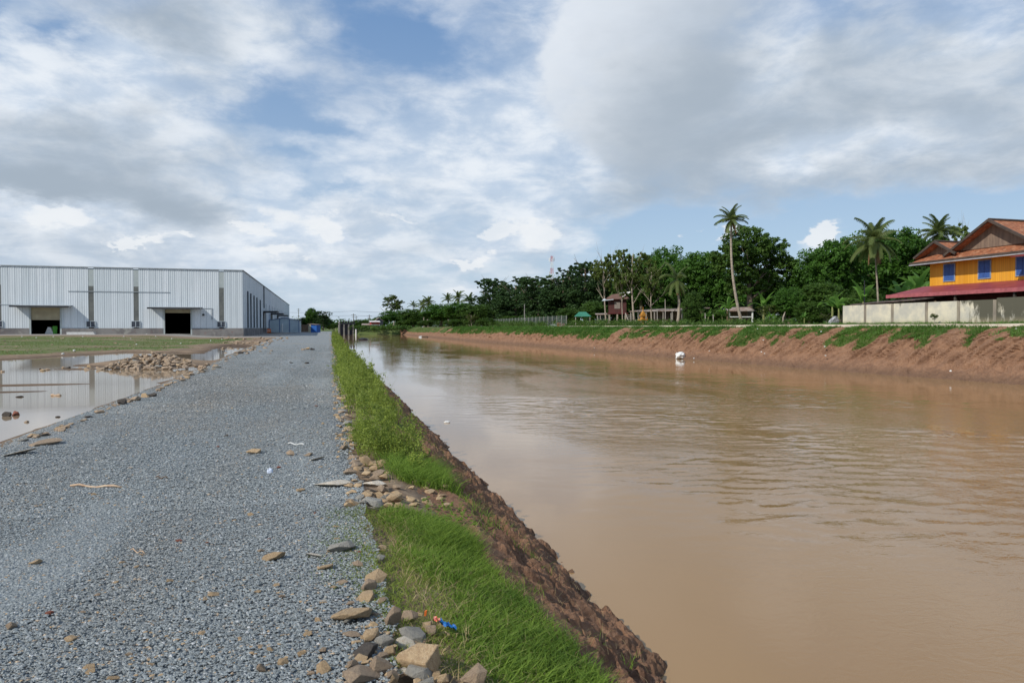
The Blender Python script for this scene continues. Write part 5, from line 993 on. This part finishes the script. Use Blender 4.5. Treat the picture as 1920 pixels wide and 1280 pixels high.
for (p0, p1) in ((1769.5, 1788.5), (1834.5, 1855.5), (1905, 1927), (1985, 2010)):
    a, c = yc(p0), yc(p1); z0, z1 = Z(5.68), Z(7.08)
    fr = MB().box(-.07, -.005, c-.08, c, z0-.08, z1+.08).box(-.07, -.005, a, a+.08, z0-.08, z1+.08).box(-.07, -.005, c, a, z0-.08, z0).box(-.07, -.005, c, a, z1, z1+.08).build('window_frame', simple('frame_blue', (.25, .32, .42)), YH)
    md = (a+c)/2
    for s0, s1 in ((c, md-.015), (md+.015, a)):
        b = MB().box(-.05, -.01, s0, s1, z0, z1)
        for q_ in range(7): zz_ = z0+.08+(z1-z0-.16)*q_/6; b.box(-.065, -.05, s0+.05, s1-.05, zz_-.03, zz_+.02)
        b.build('shutter', M['shutterblue'], YH)
# skirt roof and gables
eave = -1.1
MB().slab((eave, YE, Z(7.35)), (eave, 1.1, Z(7.42)), (.35, -.1, Z(8.25)), (.35, YE, Z(8.25)), -.10).slab((eave, 1.1, Z(7.42)), (9, 1.1, Z(7.42)), (9, -.1, Z(8.25)), (.35, -.1, Z(8.25)), -.10).build('skirt_roof', M['tile'], YH)
MB().box(eave-.05, eave+.02, YE, 1.14, Z(7.20), Z(7.47)).box(eave+.03, 9, 1.08, 1.15, Z(7.20), Z(7.47)).build('fascia', M['fascia'], YH)
MB().box(eave-.09, eave-.055, YE, 1.16, Z(7.18), Z(7.26)).build('gutter', simple('gutter', (.4, .4, .42)), YH)
def gable(yc_, hw, zb, zt, depth):
    MB().prism([(.05, yc_-hw, zb), (.05, yc_+hw, zb), (.05, yc_, zt-.12)], None, (.12, 0, 0)).build('gable', M['gablewood'], YH)
    ex = 1.18
    for s in (-1, 1):
        a = (-.75, yc_, zt); c = (-.75, yc_+s*hw*ex, zb-(zt-zb)*(ex-1)); d = (depth, c[1], c[2]); e = (depth, yc_, zt)
        ps = (a, c, d, e) if s < 0 else (a, e, d, c); MB().slab(*ps, .10).build('roof_slope', M['tile'], YH)
        v1 = Vector(a); v2 = Vector(c); MB().tube([v1+Vector((-.05, 0, .0)), v2+Vector((-.05, 0, 0))], .13, 4).build('barge_board', M['fascia'], YH)
    MB().tube([(-.8, yc_, zt+.06), (depth, yc_, zt+.06)], .10, 6).build('ridge_cap', M['fascia'], YH)
gable(yc(1763.5), 1.85, Z(8.05), Z(9.12), 9); gable(yc(1865), 3.55, Z(8.15), Z(10.25), 10); 
MB().slab((-3.75, YE, Z(4.48)), (-3.75, 1.0, Z(4.45)), (-.01, .7, Z(5.32)), (-.01, YE, Z(5.30)), -.05).build('lean_to_roof', M['pink'], YH); MB().box(-3.80, -3.75, YE, 1.0, Z(4.22), Z(4.52)).build('lean_to_edge', simple('pink_edge', (.42, .12, .13)), YH)
MB().slab((-1.9, YE, Z(7.05)), (-1.9, yc(1900, 50.5), Z(7.0)), (-.2, yc(1900, 50.5), Z(7.3)), (-.2, YE, Z(7.35)), -.05).build('side_awning', M['pink'], YH)
for a in (-1, -6, -11, -16): MB().box(-3.6, -3.45, a, a+.15, -.2, Z(4.4)).build('post', M['fascia'], YH)
# ================================================================== STONES
def rockmesh(seed, sx, sy, sz, n=14, m=0):
    q = random.Random(seed); bm = bmesh.new()
    for i in range(n):
        a = q.uniform(0, 2*PI); z = q.uniform(-1, 1); rr = math.sqrt(1-z*z); k = q.uniform(.75, 1.0); bm.verts.new((rr*math.cos(a)*k*sx, rr*math.sin(a)*k*sy, z*k*sz))
    bmesh.ops.convex_hull(bm, input=bm.verts[:]); bmesh.ops.delete(bm, geom=[v for v in bm.verts if not v.link_faces], context='VERTS')
    bmesh.ops.bevel(bm, geom=bm.edges[:]+bm.verts[:], offset=.045*min(sx, sy, sz), segments=1, affect='EDGES')
    bm.normal_update(); me = bpy.data.meshes.new('stone'); bm.to_mesh(me); bm.free(); me.materials.append(ROCK[m]); return me
RM = {}
for mi in range(6):
    for s in range(5): RM[(mi, s)] = rockmesh(100+mi*10+s, 1, .72+.12*(s % 3), .42+.09*(s % 4), 13+2*s, mi)
def gz(x, y):
    x = float(x); y = float(y)
    return float(terrain(np.array([x]), np.array([y]))[0]) if not (xleft(y) < x < road_edge_r(np.array([y]))[0]) else .03
BULK = {}
def bulk(key, o):
    BULK.setdefault(key, []).append(o)
def flush(key, name, label, m):
    parts = []
    for o in BULK[key]:
        me = o.data; v = np.array([tuple(p.co) for p in me.vertices]); Mx = np.array(Matrix.LocRotScale(o.location, o.rotation_euler, o.scale)); v = v@Mx[:3, :3].T+Mx[:3, 3]
        fs = [(p.vertices[0], p.vertices[i], p.vertices[i+1]) for p in me.polygons for i in range(1, len(p.vertices)-1)]; parts.append((v, np.array(fs), np.zeros((len(v), 3)))); bpy.data.objects.remove(o)
    V, Fc, c = join(parts); tag(link(name, npmesh(name, V, Fc, m)), label, 'stones', kind='stuff')
def stone_at(px, py, wpx, hpx, mi, label, group=None, tilt=.25, seed=None, zb=None):
    z = 0.02
    for _ in range(4): p = on_z(px, py+hpx*.45, z); z = gz(p.x, p.y) if zb is None else zb
    D = p.x*math.sin(TH)+p.y*math.cos(TH); w = wpx/F*D; h = hpx/F*D; q = random.Random(seed if seed is not None else px*31+py)
    s = w/2*1.22; hz = h*.62
    o = link('stone', RM[(mi, q.randrange(5))], None, (p.x, p.y+s*.3, z+hz*.38), (q.uniform(-tilt, tilt), q.uniform(-tilt, tilt), q.uniform(-.5, .5)), (s*1.05, s*.95, max(hz*1.6, .006)))
    return tag(o, label, 'stone', group)
SG_ = 'broken stones heaped along the gravel edge in the foreground'
fore = [ # px, py(center), w, h, material, label
 (795, 1222, 98, 84, 0, 'largest tan boulder with a smooth orange face in the foreground heap'), (893, 1262, 54, 62, 1, 'pointed brown stone alone in the grass at the bottom edge'), (668, 1150, 84, 26, 0, 'long flat tan stone on the left side of the foreground heap'),
 (737, 1152, 30, 44, 1, 'upright brown wedge stone in the top of the foreground heap'), (768, 1150, 36, 36, 1, 'blocky dark brown stone beside the grass in the heap top'), (778, 1187, 56, 32, 3, 'pale greenish stone right of the heap middle'),
 (697, 1186, 36, 30, 0, 'light brown cube like stone with a dark right side'), (722, 1194, 38, 36, 3, 'grey squarish stone in the heap middle'), (688, 1216, 50, 34, 4, 'dark stone with a tan left edge in the heap middle'), (662, 1187, 40, 12, 1, 'flat dark stone at the left rim of the heap'),
 (732, 1214, 26, 36, 0, 'slim upright orange brown stone left of the largest boulder'), (760, 1204, 38, 18, 2, 'flat pale stone above the largest boulder'), (717, 1242, 44, 40, 1, 'mottled brown stone left of the largest boulder foot'), (738, 1262, 24, 50, 0, 'tan slab leaning against the largest boulder'),
 (788, 1254, 50, 34, 3, 'pale grey stone with a white chip at the bottom'), (686, 1268, 84, 30, 1, 'wide brown stone at the bottom edge'), (818, 1264, 30, 22, 0, 'small tan stone at the bottom right of the heap'), (830, 1272, 38, 24, 0, 'tan stone touching the bottom edge right of the heap'), (800, 1276, 34, 24, 3, 'grey green stone at the bottom edge'),
 (606, 1250, 28, 24, 0, 'tan triangular stone on the gravel near the bottom'), (663, 1246, 26, 20, 1, 'small brown stone left of the heap foot'), (680, 1232, 30, 14, 0, 'small flat stone below the dark stone'), (806, 1178, 30, 34, 1, 'grey brown stone beside the blue wrapper'), (692, 1096, 30, 26, 1, 'brown triangular stone above the heap'), (688, 1117, 42, 18, 0, 'tan flat stone with a dark underside above the heap'),
 (716, 1122, 20, 16, 1, 'small reddish stone at the grass edge'), (704, 1080, 44, 26, 0, 'tan folded looking stone at the grass edge'), (712, 1044, 26, 22, 3, 'round grey stone at the grass edge'), (716, 1024, 20, 18, 0, 'small orange stone above the round grey one'), (672, 1054, 24, 18, 1, 'pinkish stone on the gravel left of the grass'),
 (508, 1044, 50, 14, 0, 'flat tan stone alone on the gravel'), (612, 1062, 34, 10, 0, 'thin tan flake on the gravel left of the grass edge'), (590, 1040, 34, 10, 2, 'white flat chip on the gravel'), (640, 1022, 50, 22, 3, 'grey chalky patch stone on the gravel'), (562, 916, 18, 12, 0, 'square tan stone on the gravel'), (478, 843, 30, 14, 0, 'light tan wedge stone on the gravel'),
 (545, 846, 18, 16, 1, 'small brown stone right of the tan wedge'), (625, 904, 60, 18, 2, 'long white chalk block beside the upper heap'), (700, 904, 44, 19, 2, 'large pale orange and white stone in the upper heap'), (706, 885, 34, 16, 1, 'grey stone behind the large pale one'), (672, 870, 26, 14, 1, 'dark brown stone at the top of the upper heap'), (686, 862, 30, 16, 0, 'tan stone at the top of the upper heap'),
 (720, 914, 26, 18, 1, 'brown stone at the foot of the large pale one'), (742, 930, 34, 22, 0, 'tan stone half in the grass below the upper heap'), (664, 940, 28, 16, 0, 'tan stone lying below the upper heap'), (702, 938, 40, 18, 3, 'flat grey stone below the upper heap'), (656, 884, 26, 12, 1, 'flat brown stone on the left of the upper heap'), (690, 925, 24, 14, 0, 'small tan stone in the upper heap foot'), (724, 890, 16, 12, 2, 'small white stone behind the pale one'),
 (697, 954, 28, 7, 2, 'thin white chip at the grass top edge'), (594, 859, 32, 8, 2, 'thin white chip on the gravel left of the weeds'), (806, 943, 14, 8, 0, 'small yellowish stone on the earth bank'), (804, 906, 22, 14, 1, 'round reddish clod stone on the earth bank'),
 (335, 1012, 12, 7, 5, 'small dark red stone alone on the gravel'), (400, 1112, 24, 10, 0, 'pinkish tan stone in the middle of the gravel'), (228, 1058-6, 12, 8, 0, 'small tan stone in the left gravel'), (66, 1052, 26, 12, 0, 'tan leaf shaped stone at the left gravel'), (424, 815, 8, 6, 4, 'tiny black stone on the gravel'), (318, 1086, 14, 10, 0, 'small tan stone below the middle stick'),
 (530, 1238, 22, 16, 0, 'brownish stone on the gravel left of the heap'), (490, 1250, 20, 16, 1, 'dark tan stone near the bottom middle'), (640, 1090, 30, 8, 1, 'flat reddish flake beside the grass edge'), (578, 751+100, 20, 7, 1, 'brown sliver on the gravel right part'), (22, 1172, 22, 14, 1, 'dark stone at the left bottom'), (132, 1196, 22, 12, 0, 'tan stone in the lower left gravel'), (165, 1248, 24, 12, 0, 'orange tan stone at the bottom left')]
for a in fore: stone_at(*a[:5], a[5], SG_ if a[1] > 1060 and a[0] > 590 else None, .42)
# small scattered chips on the gravel
q = random.Random(21)
for i in range(60):
    py = 690+590*q.random()**.8; px = q.uniform(0, 660) if q.random() < .6 else q.uniform(480, 680)
    p = on_z(px, py, 0)
    if not (xleft(p.y)+.2 < p.x < .2): continue
    s = q.uniform(9, 20)*(py-560)/600; stone_at(px, py, s, s*.45, q.choice([0, 0, 0, 1, 2, 5, 0]), 'small stone chip scattered loosely on the grey gravel', 'stone chips scattered on the gravel', .15)
# rocks that edge the weeds
for i in range(34):
    t = i/34; py = 850-215*t**.75+q.uniform(-6, 6); px = 622+.115*(py-614)*1.0+q.uniform(-4, 30)*(py-560)/300
    s = q.uniform(16, 34)*(py-590)/260; stone_at(px, py, s, s*.5, q.choice([0, 0, 1, 1, 3]), 'rough stone in the row between the gravel and weeds', 'stones along the gravel edge by the weeds')
for i in range(64):
    px = q.uniform(652, 750) if i < 40 else q.uniform(740, 850); py = q.uniform(862, 955) if i < 40 else q.uniform(890, 950); s = q.uniform(10, 22); o = stone_at(px, py, s, s*.55, q.choice([0, 0, 1, 3, 1]), 'small broken stone in the upper heap beside the weeds', 'small stones of the upper heap'); bulk('u', o) if i > 14 else 0
for i in range(60):
    px = q.uniform(650, 840); py = q.uniform(1150, 1276); s = q.uniform(10, 28); stone_at(px, py, s, s*.6, q.choice([0, 0, 1, 3, 2, 1]), 'small broken stone filling the foreground heap', 'small stones of the foreground heap') if i < 18 else bulk('f', stone_at(px, py, s*.7, s*.4, 0, 'x'))
# stones along the puddle rim
edge = [(20, 826), (70, 815), (120, 800), (165, 783), (183, 775), (232, 750), (262, 745), (288, 733), (300, 728), (322, 716), (345, 708), (352, 702), (374, 694), (398, 688), (418, 676), (440, 666), (452, 660), (470, 654), (486, 647), (500, 643), (520, 637), (534, 633)]
for i in range(110):
    k = q.randrange(len(edge)-1); a, c = edge[k], edge[k+1]; t = q.random(); px = a[0]+(c[0]-a[0])*t+q.uniform(-7, 7); py = a[1]+(c[1]-a[1])*t+q.uniform(-3, 3); s = q.uniform(8, 20)*(.45+(py-630)/220); stone_at(px, py, s, s*.5, q.choice([1, 1, 4, 0, 3, 4, 0]), 'rough stone along the puddle side of the gravel road', 'stones along the puddle rim') if i < 38 else bulk('r', stone_at(px, py, s*.7, s*.35, 1, 'x'))
for a in [(228, 750, 20, 18, 4, 'black rounded stone at the puddle rim'), (252, 746, 24, 12, 1, 'brown flat stone beside the black rim stone'), (285, 738, 16, 12, 4, 'dark stone right of the rim stones'), (36, 742, 13, 7, 4, 'dark stone alone in the puddle'), (12, 776, 16, 12, 4, 'dark stone in the near puddle left edge'), (27, 774, 14, 12, 5, 'dark red stone in the near puddle left edge'), (108, 780, 9, 7, 4, 'small black stone in the near puddle'), (48, 790, 12, 6, 1, 'small flat stone in the near puddle'), (3, 695, 9, 6, 1, 'brown stone in the far puddle left edge'), (126, 688, 11, 8, 4, 'dark stone left of the rubble heap'),
          (80, 830, 60, 12, 1, 'long earthy slab on the puddle rim'), (30, 848, 60, 10, 2, 'pale slab at the puddle rim by the left edge')]: stone_at(*a, zb=(PWZ-.01 if a[1] < 830 and a[0] < 140 else None))
# rubble heap in the puddle
for i in range(230):
    u = q.gauss(0, .42); v_ = abs(q.gauss(0, .5)); px = 285+u*100; top = 30*max(0, 1-abs((px-292)/105)**1.5); py = 692-top*q.random()-max(0, .0)
    s = q.uniform(8, 17); D = 28.5+(692-py)*.10; x, y = at_d(px, D); zc = zof(py, D); g0 = gz(x, y); z = max(g0+.02, min(zc, g0+.62)); w = s/F*D
    o = link('stone', RM[(q.choice([1, 1, 0, 3, 1, 4]), q.randrange(5))], None, (x, y, z), (q.uniform(-.5, .5), q.uniform(-.5, .5), q.uniform(0, 6)), (w*.6, w*.5, w*.45)); tag(o, 'broken stone in the rubble heap standing in the puddle', 'stone', 'stones of the rubble heap in the puddle') if i < 34 else bulk('h', o)
for i in range(9):
    px = q.uniform(70, 200); py = 692-6*(px-70)/130+q.uniform(-2, 2); s = q.uniform(6, 12); stone_at(px, py, s, s*.55, q.choice([1, 4, 1, 0]), 'small stone in the chain leading left from the rubble heap', 'stones leading left from the rubble heap', zb=PWZ-.01)
for i in range(150):
    k = i < 60; px = q.uniform(420, 510) if k else q.uniform(0, 520); py = q.uniform(632, 662) if k else q.uniform(630, 664); s = q.uniform(5, 10) if k else q.uniform(2, 6); bulk('g', stone_at(px, py, s, s*.5, 1, 'x'))
for i in range(160):
    t = q.random(); py = 860-235*t**.7; px = 618+.118*(py-614)+q.uniform(-12, 22)*(py-590)/240; s = q.uniform(6, 16)*(py-585)/260; bulk('w', stone_at(px, py, s, s*.5, q.choice([0, 1]), 'x'))
for i in range(330):
    py = 700+580*q.random()**.75; px = q.uniform(0, 690); s = q.uniform(4, 10)*(py-520)/700
    p = on_z(px, py, 0)
    if xleft(p.y)+.1 < p.x < .25: bulk('c', stone_at(px, py, s, s*.4, 0, 'x', tilt=.1))
flush('u', 'rubble_chips', 'fine stone chips between the stones of the upper heap', ROCK[0]); flush('f', 'rubble_chips', 'fine stone chips between the stones of the foreground heap', ROCK[0]); flush('r', 'rubble_chips', 'fine rubble along the puddle rim', ROCK[1]); flush('h', 'rubble_mass', 'mass of small rubble making up the heap in the puddle', ROCK[1]); flush('g', 'rubble_chips', 'small stones scattered through the rough field', ROCK[1]); flush('w', 'rubble_chips', 'fine rubble between the gravel and the weeds', ROCK[0]); flush('c', 'stone_chips', 'tan stone chips sprinkled over the grey gravel', ROCK[0])
# ruts debris on the far road
for a in [(577, 652, 10, 7, 0, 'tan clod in the small heap on the far gravel road'), (586, 653, 8, 6, 4, 'dark clod in the small heap on the far gravel road'), (568, 654, 9, 5, 1, 'brown clod left in the small heap on the far gravel road'), (546, 679, 8, 4, 4, 'dark left clod of the pair on the gravel road'), (576, 679, 9, 5, 4, 'dark right clod of the pair on the gravel road')]: stone_at(*a)
# ================================================================== LITTER, STICKS, FLOATING THINGS
def stick(px0, py0, px1, py1, rad, m, label, z=.035):
    a = on_z(px0, py0, z+.01); c = on_z(px1, py1, z+.01); L = (c-a).length
    pts = [a.lerp(c, t/6)+Vector((0, 0, .012*math.sin(t*1.7)))+Vector((0, .012*L*math.sin(t*1.3), 0)) for t in range(7)]; b = MB().tube([p-a for p in pts], [rad*(1.1 if i % 2 else .9) for i in range(7)], 7)
    return tag(b.build('stick', m, None, True, loc=a), label, 'stick')
sm = simple('bleached_stick', (.62, .48, .34), (.42, .28, .18), 10)
stick(132, 910, 229, 912, .011, sm, 'long bleached stick lying on the grey gravel'); stick(292, 894, 315, 895, .006, M['wood'], 'thin brown twig right of the long stick'); stick(245, 1030, 272, 1036, .004, sm, 'short straw coloured twig in the middle gravel'); stick(1022, 1074, 1040, 1086, .006, sm, 'pale twig on the near earth bank', -.9) 
stick(90, 832, 112, 827, .010, M['white'], 'short white strip on the gravel near the puddle'); stick(540, 831, 572, 833, .008, M['white'], 'thin white strip on the gravel centre right')
st2 = stick(96, 741, 114, 741, .03, sm, 'bleached stick floating in the puddle', PWZ)
# crumpled clear plastic cup
def crumple(name, loc, s, m, label, cat, seed, sub=3, sc=(1, 1, .7)):
    r = np.random.RandomState(seed); bm = bmesh.new(); bmesh.ops.create_icosphere(bm, subdivisions=sub, radius=1)
    for v in bm.verts:
        n_ = vn(v.co.x*1.7+5, v.co.y*1.7+v.co.z*2.3+9, seed)*.5+vn(v.co.x*4+5, v.co.z*4+v.co.y*3+9, seed+1)*.35; v.co = Vector((v.co.x*sc[0], v.co.y*sc[1], max(v.co.z, -.5)*sc[2]))*float(.6+n_)*s
    me = bpy.data.meshes.new(name); bm.to_mesh(me); bm.free(); me.materials.append(m); return tag(link(name, me, None, loc), label, cat)
p = on_z(506, 886, .03); crumple('plastic_cup', (p.x, p.y, .045), .032, simple('clear_plastic', (.62, .68, .78), (.5, .56, .68), 20, .3), 'crumpled clear plastic cup on the gravel', 'cup', 3, sc=(1, .8, 1.1))
p = on_z(1275, 672, -1.38); BG = crumple('white_sack', (p.x, p.y, -1.15), .52, M['white'], 'stuffed white sack at the water line of the far bank', 'sack', 5, sc=(.85, .8, .8))
p = on_z(838, 792, -1.4); crumple('foam_scrap', (p.x, p.y, -1.38), .075, M['white'], 'small white foam scrap floating on the canal', 'litter', 7, sc=(1.3, .6, .5))
# floating debris in the far water
for px, py, s, m, lab in [(681, 637, .75, M['black'], 'dark clump of debris floating near the sluice'), (642, 638, .8, M['wood'], 'brown clump of debris at the near bank far along'), (789, 632, .45, M['white'], 'white floating litter at the distant far bank'), (797, 632, .7, M['wood'], 'brown floating litter beside the white one at the distant far bank')]:
    p = on_z(px, py, -1.4); crumple('floating_debris', (p.x, p.y, -1.32), s, m, lab, 'debris', px, 2, (1.5, 1, .45))
# wrapper
def wrapper():
    p = on_z(828, 1178, -.02); W = empty('snack_wrapper', (p.x, p.y, gz(p.x, p.y)+.075), -.5, 'crumpled blue and red snack wrapper in the grass', 'wrapper')
    def sheet(x0, x1, m, s):
        n = 9; V = []; 
        for j in range(5):
            for i in range(n): u = x0+(x1-x0)*i/(n-1); v_ = (j-2)*.007; V.append((u, v_, .008*math.sin(i*1.9+j*2.1+s)+.008*math.cos(j*3+i)-.35*u))
        Fs = [(j*n+i, j*n+i+1, (j+1)*n+i+1, (j+1)*n+i) for j in range(4) for i in range(n-1)]; return npmesh('foil', V, Fs, m, None, True)
    link('blue_foil', sheet(-.01, .085, simple('blue_foil', (.015, .07, .32), (.03, .22, .5), 60, .25), 0), W); link('red_foil', sheet(-.045, -.008, simple('red_foil', (.7, .08, .04), (.8, .5, .4), 40, .3), 2), W)
wrapper()
p = on_z(795, 1160, 0); tag(MB().prism([(0, 0, 0), (.012, 0, .002), (.016, 0, .03), (.003, 0, .026)], None, (.004, .012, 0)).build('orange_scrap', M['orange'], None, loc=(p.x, p.y, gz(p.x, p.y)+.05)), 'tiny orange plastic scrap in the grass by the heap', 'litter')
# litter on the far bank and field
for i, (px, py) in enumerate([(1118, 652), (1335, 658), (1306, 672), (1436, 638), (1433, 660), (1439, 663), (1425, 617), (1554, 667), (1552, 650), (1790, 696), (1738, 614), (1545, 622), (1912, 617), (1783, 620)]):
    D = d_at_x(px, 36.5); z = zof(py, D); s = np.interp(z, [-1.4, -.62, .85, 1.55, 1.7], [0, 1.3, 2.8, 4.0, 4.8]); x = float(xfar(at_d(px, D)[1]))+float(s); D = d_at_x(px, x); x, y = at_d(px, D)
    crumple('plastic_scrap', (x-.25, y, zof(py, D)+.02), .065, M['white'], 'small white scrap of litter on the red far bank', 'litter', i+50, 1); 
for o in [o for o in bpy.data.objects if o.name.startswith('plastic_scrap')]: o['group'] = 'white litter scraps on the far bank'
for i, (px, py) in enumerate([(41, 632), (68, 633), (118, 658), (155, 632), (232, 632), (245, 634), (292, 631), (339, 638), (322, 632), (256, 640), (139, 655), (275, 628), (395, 634), (416, 632), (100, 632)]):
    p = on_z(px, py, .15 if py > 640 else .33); z = gz(p.x, p.y); crumple('paper_scrap', (p.x, p.y, z+.03), .09, M['white'], 'white scrap of litter in the field before the warehouse', 'litter', i+80, 1)['group'] = 'white litter scraps in the field'
# pale clover and coarse grass near the upper heap
r = np.random.RandomState(4); n = 70; y = 5.9+.9*r.rand(n); x = .85+.4*r.rand(n); C = np.stack([x, y, terrain(x, y)+.05+.05*r.rand(n)], -1); cl = leafcloud(C, np.full((n, 3), .03), 5, .018, r, .1, 1.5)
tag(link('clover', npmesh('clover', *cl[:2], M['grass'], cl[2])), 'round leaved creeping plant beside the upper stone heap', 'plant', kind='stuff')
